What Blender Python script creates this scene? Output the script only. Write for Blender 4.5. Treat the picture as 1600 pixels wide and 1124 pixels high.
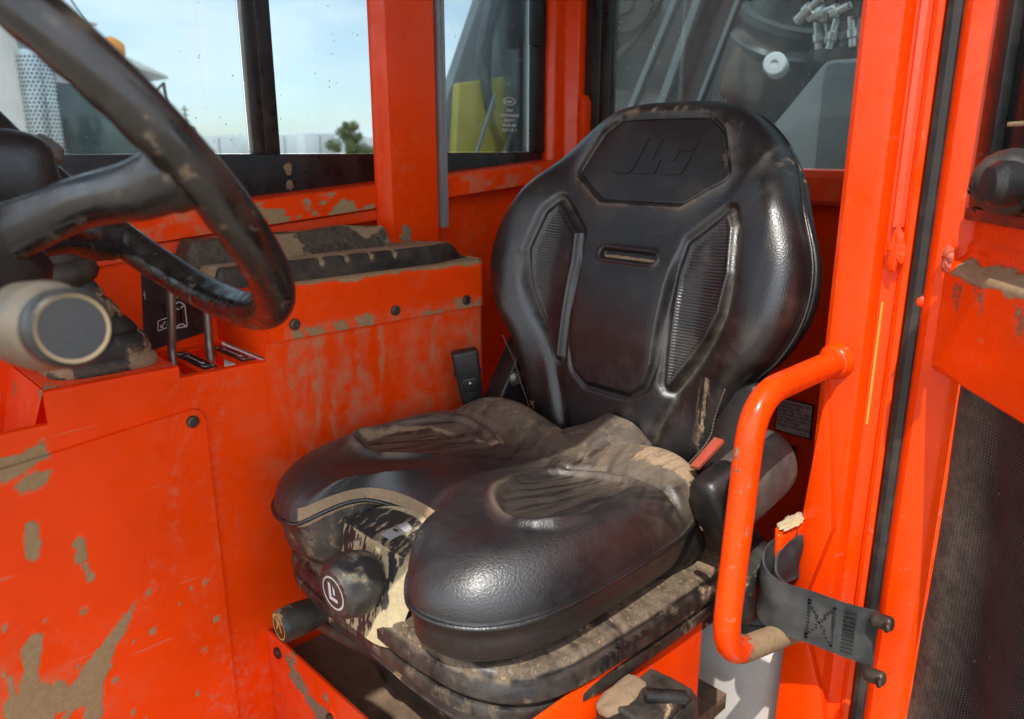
import bpy, bmesh, math, random
import numpy as np
from mathutils import Vector, Matrix
random.seed(7); RNG = np.random.default_rng(7)
for o in list(bpy.data.objects): bpy.data.objects.remove(o)
scene = bpy.context.scene
COL = scene.collection
R = math.radians

# ------------------------------------------------------------------ camera
# origin = the photographer's eye; +Y = rear of the machine, -X = far side of the cab
cam_d = bpy.data.cameras.new('camera'); cam = bpy.data.objects.new('camera', cam_d); COL.objects.link(cam)
cam.location = (0, 0, 0)
cam.rotation_euler = (R(90 - 15.2), 0, R(46.0))
cam_d.sensor_fit = 'HORIZONTAL'; cam_d.sensor_width = 36.0; cam_d.lens = 27.0
cam_d.clip_start = 0.02; cam_d.clip_end = 3000
cam_d.dof.use_dof = True; cam_d.dof.focus_distance = 1.05; cam_d.dof.aperture_fstop = 5.6
scene.camera = cam

# ------------------------------------------------------------------ sky and sun
SUN_EL, SUN_DIR = R(56), Vector((0.55, -0.80))           # horizontal direction towards the sun
SUN_DIR.normalize()
world = bpy.data.worlds.new('World'); scene.world = world; world.use_nodes = True
wn, wl = world.node_tree.nodes, world.node_tree.links
wn.clear()
wout = wn.new('ShaderNodeOutputWorld'); bg = wn.new('ShaderNodeBackground'); wl.new(bg.outputs[0], wout.inputs[0])
sky = wn.new('ShaderNodeTexSky'); sky.sky_type = 'NISHITA'; sky.sun_disc = False
sky.sun_elevation = SUN_EL; sky.sun_rotation = math.atan2(SUN_DIR.x, SUN_DIR.y)
sky.air_density = 1.0; sky.dust_density = 0.7; sky.ozone_density = 1.2
tc = wn.new('ShaderNodeTexCoord'); mp = wn.new('ShaderNodeMapping'); mp.inputs['Scale'].default_value = (1.6, 1.6, 7.0)
wl.new(tc.outputs['Generated'], mp.inputs[0])
cn = wn.new('ShaderNodeTexNoise'); cn.inputs['Scale'].default_value = 1.7; cn.inputs['Detail'].default_value = 7; cn.inputs['Roughness'].default_value = .55
wl.new(mp.outputs[0], cn.inputs['Vector'])
cr = wn.new('ShaderNodeMapRange'); cr.interpolation_type = 'SMOOTHSTEP'
cr.inputs[1].default_value = .34; cr.inputs[2].default_value = .60; cr.inputs[3].default_value = .30; cr.inputs[4].default_value = .9
wl.new(cn.outputs['Fac'], cr.inputs[0])
mixs = wn.new('ShaderNodeMix'); mixs.data_type = 'RGBA'
wl.new(cr.outputs[0], mixs.inputs[0]); wl.new(sky.outputs[0], mixs.inputs[6]); mixs.inputs[7].default_value = (6.4, 6.8, 7.2, 1)
wl.new(mixs.outputs[2], bg.inputs[0]); bg.inputs[1].default_value = 0.15
sun_d = bpy.data.lights.new('sun', 'SUN'); sun_d.energy = 2.2; sun_d.angle = R(0.53); sun_d.color = (1, .95, .87)
sun = bpy.data.objects.new('sun', sun_d); COL.objects.link(sun)
sv = Vector((SUN_DIR.x * math.cos(SUN_EL), SUN_DIR.y * math.cos(SUN_EL), math.sin(SUN_EL)))
sun.rotation_euler = sv.to_track_quat('Z', 'Y').to_euler(); sun.location = (2, -3, 5)
scene.view_settings.view_transform = 'Standard'; scene.view_settings.look = 'None'
scene.view_settings.exposure = 1.2; scene.view_settings.gamma = 1.0
scene.render.engine = 'CYCLES'

# ------------------------------------------------------------------ numpy noise
def _hash(ix, iy, iz):
    h = (ix * 374761393 + iy * 668265263 + iz * 2147483647 + 1013904223) & 0xffffffff
    h = ((h ^ (h >> 13)) * 1274126177) & 0xffffffff
    return ((h ^ (h >> 16)) & 0xffff) / 65535.0
def vnoise(x, y, z=0.0):
    x, y, z = np.broadcast_arrays(np.asarray(x, float), np.asarray(y, float), np.asarray(z, float))
    ix, iy, iz = [np.floor(a).astype(np.int64) for a in (x, y, z)]
    fx, fy, fz = x - ix, y - iy, z - iz
    fx, fy, fz = [t * t * (3 - 2 * t) for t in (fx, fy, fz)]
    r = 0
    for a in (0, 1):
        for b in (0, 1):
            for c in (0, 1):
                r = r + _hash(ix + a, iy + b, iz + c) * (fx if a else 1 - fx) * (fy if b else 1 - fy) * (fz if c else 1 - fz)
    return r
def fbm(x, y, z=0.0, o=4):
    s, a, t = 0, .5, 0
    for i in range(o):
        k = 2.03 ** i
        s = s + a * vnoise(x * k + 7.1 * i, y * k + 3.3 * i, np.asarray(z) * k + i); t += a; a *= .5
    return s / t
def sstep(a, b, x):
    t = np.clip((x - a) / (b - a), 0, 1); return t * t * (3 - 2 * t)
def bump1(x, c, w): return np.exp(-((x - c) / w) ** 2)
def sd_poly(u, v, poly):
    P = np.array(poly, float); Q = np.roll(P, -1, 0)
    d = np.full(u.shape, 1e9); ins = np.zeros(u.shape, bool)
    for (ax, ay), (bx, by) in zip(P, Q):
        ex, ey = bx - ax, by - ay; wx, wy = u - ax, v - ay
        t = np.clip((wx * ex + wy * ey) / (ex * ex + ey * ey + 1e-12), 0, 1)
        d = np.minimum(d, np.hypot(wx - t * ex, wy - t * ey))
        c = ((ay > v) != (by > v)) & (u < (bx - ax) * (v - ay) / (by - ay + 1e-12) + ax)
        ins ^= c
    return np.where(ins, -d, d)
def sd_round(u, v, poly, r):
    """distance to a polygon whose corners are rounded by r"""
    P = np.array(poly, float); n = len(P); a = .5 * np.sum(P[:, 0] * np.roll(P[:, 1], -1) - np.roll(P[:, 0], -1) * P[:, 1]); sg = 1 if a > 0 else -1
    Q = []
    for i in range(n):
        e1 = P[i] - P[i - 1]; e2 = P[(i + 1) % n] - P[i]; e1 /= np.linalg.norm(e1); e2 /= np.linalg.norm(e2)
        n1 = np.array([-e1[1], e1[0]]) * sg; n2 = np.array([-e2[1], e2[0]]) * sg; b = n1 + n2; b /= np.linalg.norm(b)
        Q.append(P[i] + b * r / max(.45, b @ n1))
    return sd_poly(u, v, Q) - r
def d_line(u, v, pts):
    d = np.full(u.shape, 1e9)
    for (ax, ay), (bx, by) in zip(pts[:-1], pts[1:]):
        ex, ey = bx - ax, by - ay; wx, wy = u - ax, v - ay
        t = np.clip((wx * ex + wy * ey) / (ex * ex + ey * ey + 1e-12), 0, 1)
        d = np.minimum(d, np.hypot(wx - t * ex, wy - t * ey))
    return d
def catmull(pts, n, closed=False):
    P = np.array(pts, float); m = len(P); out = []
    segs = m if closed else m - 1
    dense = []
    for i in range(segs):
        p0 = P[(i - 1) % m] if closed or i > 0 else 2 * P[0] - P[1]
        p1, p2 = P[i], P[(i + 1) % m]
        p3 = P[(i + 2) % m] if closed or i + 2 < m else 2 * P[-1] - P[-2]
        for t in np.linspace(0, 1, 24, endpoint=False):
            dense.append(.5 * ((2 * p1) + (p2 - p0) * t + (2 * p0 - 5 * p1 + 4 * p2 - p3) * t * t + (3 * p1 - p0 - 3 * p2 + p3) * t ** 3))
    dense.append(P[0] if closed else P[-1]); D = np.array(dense)
    L = np.r_[0, np.cumsum(np.linalg.norm(np.diff(D, axis=0), axis=1))]
    tt = np.linspace(0, L[-1], n, endpoint=not closed)
    return np.stack([np.interp(tt, L, D[:, k]) for k in range(D.shape[1])], 1)
def round_path(pts, r, n=8):
    """polyline with its inner corners replaced by arcs"""
    P = [Vector(p) for p in pts]; out = [P[0]]
    for i in range(1, len(P) - 1):
        a, b, c = P[i - 1], P[i], P[i + 1]
        k1 = min(r, (a - b).length * .48); k2 = min(r, (c - b).length * .48)
        s, e = b + (a - b).normalized() * k1, b + (c - b).normalized() * k2
        for t in np.linspace(0, 1, n):
            out.append(s * (1 - t) ** 2 + b * 2 * t * (1 - t) + e * t * t)
    out.append(P[-1]); return out

# ------------------------------------------------------------------ objects
def wloc(o):
    v = Vector((0, 0, 0))
    while o is not None: v += o.location; o = o.parent
    return v
def setp(o, label=None, cat=None, group=None, kind=None):
    if label: o['label'] = label
    if cat: o['category'] = cat
    if group: o['group'] = group
    if kind: o['kind'] = kind
    return o
def thing(name, loc, label, cat, group=None):
    o = bpy.data.objects.new(name, None); o.empty_display_size = .05; COL.objects.link(o); o.location = loc
    return setp(o, label, cat, group)
def link_mesh(me, name, mat, parent=None, smooth=True, sharp=35):
    o = bpy.data.objects.new(name, me); COL.objects.link(o)
    me.materials.clear()
    if mat: me.materials.append(mat)
    if smooth:
        me.polygons.foreach_set('use_smooth', [True] * len(me.polygons))
        if sharp: me.set_sharp_from_angle(angle=R(sharp))
    if parent is not None: o.parent = parent
    return o
def mesh(name, V, F, mat, parent=None, smooth=True, sharp=35, attrs=None):
    """V in world coordinates; stored relative to the parent"""
    off = wloc(parent) if parent is not None else Vector((0, 0, 0))
    V = np.asarray(V, float) - np.array(off)
    me = bpy.data.meshes.new(name); me.from_pydata(V.tolist(), [], [list(map(int, f)) for f in F]); me.update()
    bm = bmesh.new(); bm.from_mesh(me); bmesh.ops.recalc_face_normals(bm, faces=bm.faces); bm.to_mesh(me); bm.free()
    for k, a in (attrs or {}).items():
        at = me.attributes.new(k, 'FLOAT', 'POINT'); at.data.foreach_set('value', np.asarray(a, np.float32))
    return link_mesh(me, name, mat, parent, smooth, sharp)
def bmobj(name, bm, mat, parent=None, smooth=True, sharp=35):
    off = wloc(parent) if parent is not None else Vector((0, 0, 0))
    bmesh.ops.translate(bm, verts=bm.verts, vec=-off)
    bmesh.ops.recalc_face_normals(bm, faces=bm.faces)
    me = bpy.data.meshes.new(name); bm.to_mesh(me); bm.free()
    return link_mesh(me, name, mat, parent, smooth, sharp)
def add_box(bm, lo, hi, bev=0, seg=2, M=None):
    x0, y0, z0 = lo; x1, y1, z1 = hi
    vs = [bm.verts.new(p) for p in ((x0, y0, z0), (x1, y0, z0), (x1, y1, z0), (x0, y1, z0), (x0, y0, z1), (x1, y0, z1), (x1, y1, z1), (x0, y1, z1))]
    fs = [bm.faces.new([vs[i] for i in f]) for f in ((0, 3, 2, 1), (4, 5, 6, 7), (0, 1, 5, 4), (1, 2, 6, 5), (2, 3, 7, 6), (3, 0, 4, 7))]
    if bev:
        es = list({e for f in fs for e in f.edges})
        r = bmesh.ops.bevel(bm, geom=es, offset=bev, segments=seg, affect='EDGES', profile=.5)
        vs = list({v for f in r['faces'] for v in f.verts} | {v for v in vs if v.is_valid})
    if M is not None: bmesh.ops.transform(bm, matrix=M, verts=vs)
    return vs
def box(name, lo, hi, mat, parent=None, bev=.002, seg=2, M=None):
    bm = bmesh.new(); add_box(bm, lo, hi, bev, seg, M); return bmobj(name, bm, mat, parent)
def prism(name, poly, vec, mat, parent=None, bev=0, seg=2, sharp=35):
    """extrude a 3-D polygon along vec"""
    bm = bmesh.new(); vec = Vector(vec)
    a = [bm.verts.new(p) for p in poly]; b = [bm.verts.new(Vector(p) + vec) for p in poly]
    bm.faces.new(a[::-1]); bm.faces.new(b); n = len(a)
    for i in range(n): bm.faces.new((a[i], a[(i + 1) % n], b[(i + 1) % n], b[i]))
    bmesh.ops.recalc_face_normals(bm, faces=bm.faces)
    if bev: bmesh.ops.bevel(bm, geom=list(bm.edges), offset=bev, segments=seg, affect='EDGES', profile=.5)
    return bmobj(name, bm, mat, parent, True, sharp)
def tube_data(path, rad, ns=20, caps=True, squash=None):
    P = [Vector(p) for p in path]; n = len(P)
    rr = rad if hasattr(rad, '__len__') else [rad] * n
    V, F = [], []
    t0 = (P[1] - P[0]).normalized()
    up = Vector((0, 0, 1)) if abs(t0.z) < .9 else Vector((1, 0, 0))
    nrm = (up - t0 * up.dot(t0)).normalized()
    for i in range(n):
        t = (P[min(i + 1, n - 1)] - P[max(i - 1, 0)]).normalized()
        nrm = (nrm - t * nrm.dot(t)).normalized(); b = t.cross(nrm)
        for k in range(ns):
            a = 2 * math.pi * k / ns
            s1, s2 = (squash if squash else (1, 1))
            V.append(P[i] + (nrm * math.cos(a) * s1 + b * math.sin(a) * s2) * rr[i])
    for i in range(n - 1):
        for k in range(ns):
            k2 = (k + 1) % ns
            F.append((i * ns + k, i * ns + k2, (i + 1) * ns + k2, (i + 1) * ns + k))
    if caps: F.append(tuple(range(ns))[::-1]); F.append(tuple((n - 1) * ns + k for k in range(ns)))
    return [tuple(v) for v in V], F
def tube(name, path, rad, mat, parent=None, ns=20, sharp=50, squash=None, attr=None):
    V, F = tube_data(path, rad, ns, True, squash)
    at = None
    if attr: A = np.array(V); at = {'mud': attr(A[:, 0], A[:, 1], A[:, 2])}
    return mesh(name, V, F, mat, parent, True, sharp, at)
def lathe(name, prof, origin, axis, mat, parent=None, ns=28, sharp=30, facet=None):
    """prof: (radius, along-axis) list; axis: direction"""
    ax = Vector(axis).normalized(); o = Vector(origin)
    u = ax.cross(Vector((0, 0, 1)));
    if u.length < .1: u = Vector((1, 0, 0))
    u.normalize(); w = ax.cross(u)
    V, F = [], []
    for r, h in prof:
        for k in range(ns):
            a = 2 * math.pi * k / ns
            q = r * (facet(a, h) if facet else 1)
            V.append(tuple(o + ax * h + (u * math.cos(a) + w * math.sin(a)) * q))
    for i in range(len(prof) - 1):
        for k in range(ns):
            k2 = (k + 1) % ns
            F.append((i * ns + k, i * ns + k2, (i + 1) * ns + k2, (i + 1) * ns + k))
    F.append(tuple(range(ns))); F.append(tuple((len(prof) - 1) * ns + k for k in range(ns)))
    return mesh(name, V, F, mat, parent, True, sharp)
def grid_faces(nu, nv, off=0):
    i, j = np.meshgrid(np.arange(nu - 1), np.arange(nv - 1), indexing='ij')
    a = (i * nv + j).ravel() + off
    return np.stack([a, a + nv, a + nv + 1, a + 1], 1).tolist()
def text_mesh(name, body, size, M, mat, parent, extrude=.0004, spacing=1.0, line=1.0, align='LEFT', bold=0.0):
    cu = bpy.data.curves.new(name, 'FONT'); cu.body = body; cu.size = size; cu.extrude = extrude
    cu.space_character = spacing; cu.space_line = line; cu.align_x = align; cu.offset = bold; cu.resolution_u = 3
    t = bpy.data.objects.new(name + '_tmp', cu); COL.objects.link(t)
    dg = bpy.context.evaluated_depsgraph_get()
    me = bpy.data.meshes.new_from_object(t.evaluated_get(dg)); bpy.data.objects.remove(t)
    off = wloc(parent) if parent is not None else Vector((0, 0, 0))
    me.transform(Matrix.Translation(-off) @ M); me.name = name
    return link_mesh(me, name, mat, parent, False)
def frame(o, x, y):
    """matrix with origin o, text x axis, text y axis"""
    x = Vector(x).normalized(); y = Vector(y); y = (y - x * y.dot(x)).normalized(); z = x.cross(y)
    M = Matrix((x, y, z)).transposed().to_4x4(); M.translation = Vector(o); return M

# ------------------------------------------------------------------ materials
def lin(r, g, b):
    f = lambda c: (c / 255 / 12.92) if c <= 10 else (((c / 255) + .055) / 1.055) ** 2.4
    return (f(r), f(g), f(b), 1)
class NT:
    def __init__(s, name):
        s.m = bpy.data.materials.new(name); s.m.use_nodes = True; s.t = s.m.node_tree; s.t.nodes.clear()
        s.out = s.n('ShaderNodeOutputMaterial')
        s.tc = s.n('ShaderNodeTexCoord').outputs['Object']
    def n(s, k): return s.t.nodes.new(k)
    def put(s, sock, v):
        if hasattr(v, 'is_output') or isinstance(v, bpy.types.NodeSocket): s.t.links.new(v, sock)
        else:
            if isinstance(v, (tuple, list)) and sock.type == 'RGBA' and len(v) == 3: v = (*v, 1)
            sock.default_value = v
    def noise(s, scale, detail=4, rough=.55, stretch=None, dist=0):
        n = s.n('ShaderNodeTexNoise'); vec = s.tc
        if stretch:
            m = s.n('ShaderNodeMapping'); m.inputs['Scale'].default_value = stretch; s.put(m.inputs[0], vec); vec = m.outputs[0]
        s.put(n.inputs['Vector'], vec); n.inputs['Scale'].default_value = scale; n.inputs['Detail'].default_value = detail
        n.inputs['Roughness'].default_value = rough; n.inputs['Distortion'].default_value = dist
        return n.outputs['Fac']
    def voro(s, scale, feat='F1', stretch=None):
        n = s.n('ShaderNodeTexVoronoi'); n.feature = feat; vec = s.tc
        if stretch:
            m = s.n('ShaderNodeMapping'); m.inputs['Scale'].default_value = stretch; s.put(m.inputs[0], vec); vec = m.outputs[0]
        s.put(n.inputs['Vector'], vec); n.inputs['Scale'].default_value = scale
        return n.outputs['Distance']
    def math(s, op, a, b=0.0, c=0.0):
        n = s.n('ShaderNodeMath'); n.operation = op; s.put(n.inputs[0], a); s.put(n.inputs[1], b)
        if op in ('MULTIPLY_ADD',): s.put(n.inputs[2], c)
        return n.outputs[0]
    def ramp(s, v, a, b, lo=0., hi=1.):
        n = s.n('ShaderNodeMapRange'); n.interpolation_type = 'SMOOTHSTEP'; s.put(n.inputs[0], v)
        for i, q in ((1, a), (2, b), (3, lo), (4, hi)): n.inputs[i].default_value = q
        return n.outputs[0]
    def mix(s, f, a, b):
        n = s.n('ShaderNodeMix'); n.data_type = 'RGBA'; s.put(n.inputs[0], f); s.put(n.inputs[6], a); s.put(n.inputs[7], b); return n.outputs[2]
    def mixf(s, f, a, b):
        n = s.n('ShaderNodeMix'); s.put(n.inputs[0], f); s.put(n.inputs[2], a); s.put(n.inputs[3], b); return n.outputs[0]
    def attr(s, name):
        n = s.n('ShaderNodeAttribute'); n.attribute_name = name; return n.outputs['Fac']
    def bump(s, h, dist, strength=1., prev=None):
        n = s.n('ShaderNodeBump'); n.inputs['Distance'].default_value = dist; n.inputs['Strength'].default_value = strength
        s.put(n.inputs['Height'], h)
        if prev is not None: s.put(n.inputs['Normal'], prev)
        return n.outputs[0]
    def bsdf(s, col, rough=.5, metal=0., normal=None, coat=0., coat_rough=.1, spec=.5):
        b = s.n('ShaderNodeBsdfPrincipled'); s.put(b.inputs['Base Color'], col); s.put(b.inputs['Roughness'], rough)
        s.put(b.inputs['Metallic'], metal); s.put(b.inputs['Coat Weight'], coat); b.inputs['Coat Roughness'].default_value = coat_rough
        b.inputs['Specular IOR Level'].default_value = spec
        if normal is not None: s.put(b.inputs['Normal'], normal)
        return b.outputs[0]
    def done(s, sh): s.t.links.new(sh, s.out.inputs[0]); return s.m

MUD_A, MUD_B = (.20, .13, .07), (.34, .235, .135)
def mat(name, col, rough=.5, metal=0., coat=0., dust=.0, mud=0., mudscale=9., var=.12, bump=None, spec=.5, dustcol=(.33, .24, .15), bumpdist=.0006, rvar=.12, mud_a=MUD_A, mud_b=MUD_B, streak=None, soft=.10, filmcol=None, scuff=0., mudbump=.0012):
    """paint / plastic with colour variation, a dust film and patches of dried mud.
    vertex attribute 'mud' (0..1) says where mud lies; mud= adds free-standing patches; dust= a thin film"""
    t = NT(name)
    big = t.noise(4.5, 5, .6); fine = t.noise(160, 3); mid = t.noise(38, 5, .62)
    c = t.mix(t.ramp(big, .3, .7), tuple(x * (1 - var) for x in col[:3]), tuple(min(1, x * (1 + var)) for x in col[:3]))
    rgh = t.mixf(t.ramp(mid, .3, .7), max(.03, rough - rvar), rough + rvar)
    # dust film
    dm = t.math('MULTIPLY', t.ramp(t.math('ADD', t.math('MULTIPLY', big, .6), t.math('MULTIPLY', mid, .4)), .38, .72), dust)
    strk = t.noise(26, 6, .7, streak, .6) if streak else mid
    dm = t.math('ADD', dm, t.math('MULTIPLY', t.attr('film'), t.ramp(strk, .20 if streak else .28, .55 if streak else .72)), 0)
    n_ = t.math('MINIMUM', dm, .92)
    c = t.mix(n_, c, dustcol if filmcol is None else t.mix(t.math('MINIMUM', t.math('MULTIPLY', t.attr('film'), 4.), 1.), dustcol, filmcol)); rgh = t.mixf(n_, rgh, .8)
    if scuff:
        sc = t.math('MULTIPLY', t.ramp(t.noise(7, 6, .7, (1, 1, .35), 1.2), .52, .72), t.ramp(t.noise(60, 6, .75), .42, .7))       # wiped, chalky areas
        sc = t.math('MAXIMUM', sc, t.math('MULTIPLY', t.ramp(t.noise(90, 2, .5, (1, .06, 1.), .3), .66, .72), t.ramp(t.noise(9, 3), .5, .62, 0, .7)))
        chip = t.math('MULTIPLY', t.ramp(t.voro(55), .075, .045), t.ramp(t.noise(8, 4, .6), .60, .66)); c = t.mix(t.math('MULTIPLY', chip, .8), c, (.11, .055, .04))
        sc = t.math('MULTIPLY', sc, scuff); c = t.mix(sc, c, (.56, .19, .10)); rgh = t.mixf(sc, rgh, .6)
    # mud
    m_in = t.attr('mud')
    if mud > 0:
        pn = t.noise(mudscale, 6, .62, dist=.4)
        m_in = t.math('MAXIMUM', m_in, t.ramp(pn, .70 - .28 * mud, .82 - .28 * mud))
    brk = t.noise(130, 7, .75, dist=.5)
    if streak: brk = t.math('ADD', t.math('MULTIPLY', brk, .45), t.math('MULTIPLY', t.noise(110, 7, .75, streak, .8), .55))
    msum = t.math('ADD', m_in, t.math('MULTIPLY', t.math('SUBTRACT', brk, .5), 1.25))
    mk = t.ramp(msum, .50 - soft, .50 + soft)
    halo = t.math('MULTIPLY', t.ramp(msum, .16, .52), .38)          # thin smear round the caked part
    c = t.mix(halo, c, dustcol); rgh = t.mixf(halo, rgh, .8)
    mcol = t.mix(t.noise(24, 5, .6), mud_a, mud_b); mcol = t.mix(t.ramp(fine, .35, .7, 0, .35), mcol, tuple(x * 1.25 for x in mud_b))
    c = t.mix(mk, c, mcol); rgh = t.mixf(mk, rgh, .92)
    nor = None
    if bump == 'leather':
        h = t.math('ADD', t.voro(430, 'F1'), t.math('MULTIPLY', t.noise(210, 3), .8))
        nor = t.bump(h, .00036, .6); nor = t.bump(t.ramp(t.voro(260, 'DISTANCE_TO_EDGE', (1, .8, 1)), 0., .22), .0006, .16 if streak else .06, nor); nor = t.bump(t.noise(60, 4, .6, dist=1.5), .0009, .22 if streak else .08, nor)
        w = t.math('SINE', t.math('MULTIPLY', t.attr('ribv'), 1500.))
        nor = t.bump(t.math('MULTIPLY', w, t.attr('rib')), .00022, 1., nor)
    elif bump == 'grain': nor = t.bump(t.noise(520, 3), bumpdist, .6)
    elif bump == 'orange_peel': nor = t.bump(t.noise(95, 2), bumpdist, .18)
    elif bump == 'rough': nor = t.bump(t.noise(70, 8, .7), .004, .8)
    mh = t.math('MULTIPLY', mk, t.math('ADD', .6, t.math('MULTIPLY', t.noise(120, 6, .7), .8)))
    nor = t.bump(mh, mudbump, 1., nor)
    return t.done(t.bsdf(c, rgh, t.math('MULTIPLY', metal, t.math('SUBTRACT', 1., mk)) if metal else 0., nor, t.math('MULTIPLY', coat, t.math('SUBTRACT', 1., t.math('MAXIMUM', mk, n_))) if coat else 0., .12, spec))
ORANGE = (.88, .054, .0005)
M = {}
M['orange'] = mat('orange_paint', ORANGE, .34, coat=.03, dust=.06, mud=.03, bump='orange_peel', var=.10, spec=.16, dustcol=(.48, .13, .05), filmcol=(.40, .255, .14), scuff=.8, mudscale=22, mudbump=.0003, mud_a=(.27, .175, .085), mud_b=(.36, .245, .13))
M['orange_clean'] = mat('orange_paint_clean', ORANGE, .28, coat=.12, dust=.03, bump='orange_peel', var=.10, spec=.26, dustcol=(.48, .13, .06), scuff=.5)
M['orange_dirty'] = mat('orange_paint_dirty', ORANGE, .5, dust=.30, mud=.45, mudscale=14, bump='orange_peel', spec=.28)
M['leather'] = mat('black_vinyl', (.0065, .0065, .0076), .37, dust=.02, bump='leather', spec=.9, dustcol=(.20, .15, .10), rvar=.05, var=.2)
M['leather_dirty'] = mat('black_vinyl_muddy', (.007, .0066, .0074), .45, dust=.03, bump='leather', spec=1.0, dustcol=(.165, .12, .078), rvar=.06, streak=(1.0, .22, 1.0), soft=.14)
M['plastic'] = mat('black_plastic', (.009, .0085, .009), .36, dust=.08, mud=.08, mudscale=24, bump='grain', rvar=.1, dustcol=(.2, .15, .1))
M['plastic_clean'] = mat('black_plastic_clean', (.013, .013, .014), .38, dust=.07, bump='grain', dustcol=(.2, .15, .1))
M['plastic_muddy'] = mat('black_plastic_caked', (.014, .013, .013), .5, dust=.35, mud=.62, mudscale=13, bump='grain', dustcol=(.22, .16, .1))
M['rubber'] = mat('black_rubber', (.016, .0155, .015), .55, dust=.22, mud=.16, mudscale=20, bump='grain', dustcol=(.22, .165, .11))
M['rubber_mat'] = mat('rubber_mat', (.010, .0095, .009), .5, dust=.12, mud=.05, mudscale=18, bump='grain', dustcol=(.24, .18, .115))
M['wheel'] = mat('wheel_rubber', (.009, .0075, .007), .27, dust=.10, spec=.55, dustcol=(.13, .095, .062), soft=.2)
M['black_frame'] = mat('black_window_frame', (.010, .010, .011), .35, dust=.10, mud=.05, bump=None)
M['seal'] = mat('rubber_seal', (.012, .012, .012), .6, dust=.2)
M['steel'] = mat('dull_steel', (.22, .19, .165), .42, metal=.8, dust=.35)
M['bolt'] = mat('dark_bolt', (.045, .035, .03), .42, metal=.6, dust=.35)
M['alu'] = mat('anodised_trim', (.30, .31, .32), .42, metal=.5, dust=.1)
M['mudfloor'] = mat('caked_floor', (.11, .068, .042), .88, dust=.6, mud=.55, mudscale=7, bump='rough', mud_a=(.10, .065, .038), mud_b=(.2, .135, .08))
M['cavity_shade'] = mat('dark_cavity', (.02, .012, .01), .9)  # near-black colour painted in for the shade inside slots and holes
M['web'] = mat('grey_webbing', (.020, .022, .024), .7, dust=.45, mud=.10, mudscale=50, dustcol=(.13, .12, .10), bump='grain')
M['stitch'] = mat('stitch_thread', (.012, .012, .012), .8)
M['white_ink'] = mat('white_print', (.70, .70, .68), .6, dust=.15)
M['grey_ink'] = mat('grey_print', (.36, .36, .36), .6)
M['decal_black'] = mat('black_decal', (.010, .009, .009), .33, dust=.06)
M['label_white'] = mat('label_white', (.60, .585, .60), .55, dust=.12)
M['ink'] = mat('black_ink', (.03, .03, .03), .6)
M['jug'] = mat('muddy_white_plastic', (.62, .59, .55), .4, dust=.3, mud=.25, mudscale=16, soft=.25)
M['red'] = mat('red_tag', (.45, .06, .03), .55, dust=.4, mud=.45, mudscale=40)
M['brass'] = mat('worn_grip', (.10, .085, .065), .40, metal=.2, dust=.55, dustcol=(.26, .20, .12), soft=.2)
M['yellow'] = mat('yellow_light_and_print', (.75, .45, .06), .5)
# ================================================================== GROUND
gz = -1.85
def ground():
    t = NT('yard_gravel')
    c = t.mix(t.noise(.8, 6), (.30, .26, .21), (.42, .375, .31)); c = t.mix(t.ramp(t.noise(30, 5), .35, .7, 0, .5), c, (.22, .19, .16))
    return t.done(t.bsdf(c, .95, normal=t.bump(t.noise(25, 8, .7), .03, .8)))
S = 1500.
setp(mesh('ground', [(-S, -S, gz), (S, -S, gz), (S, S, gz), (-S, S, gz)], [(0, 1, 2, 3)], ground(), None, False), kind='structure')

# ================================================================== CAB
cab = thing('telehandler_cab', (-.75, .6, -.97), 'open orange steel telehandler cab with muddy console, windows and left door swung open', 'machine cab')
CX = -1.02                                                    # console face
def sill(y): return -.091 + .0781 * (y - .374)

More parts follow.
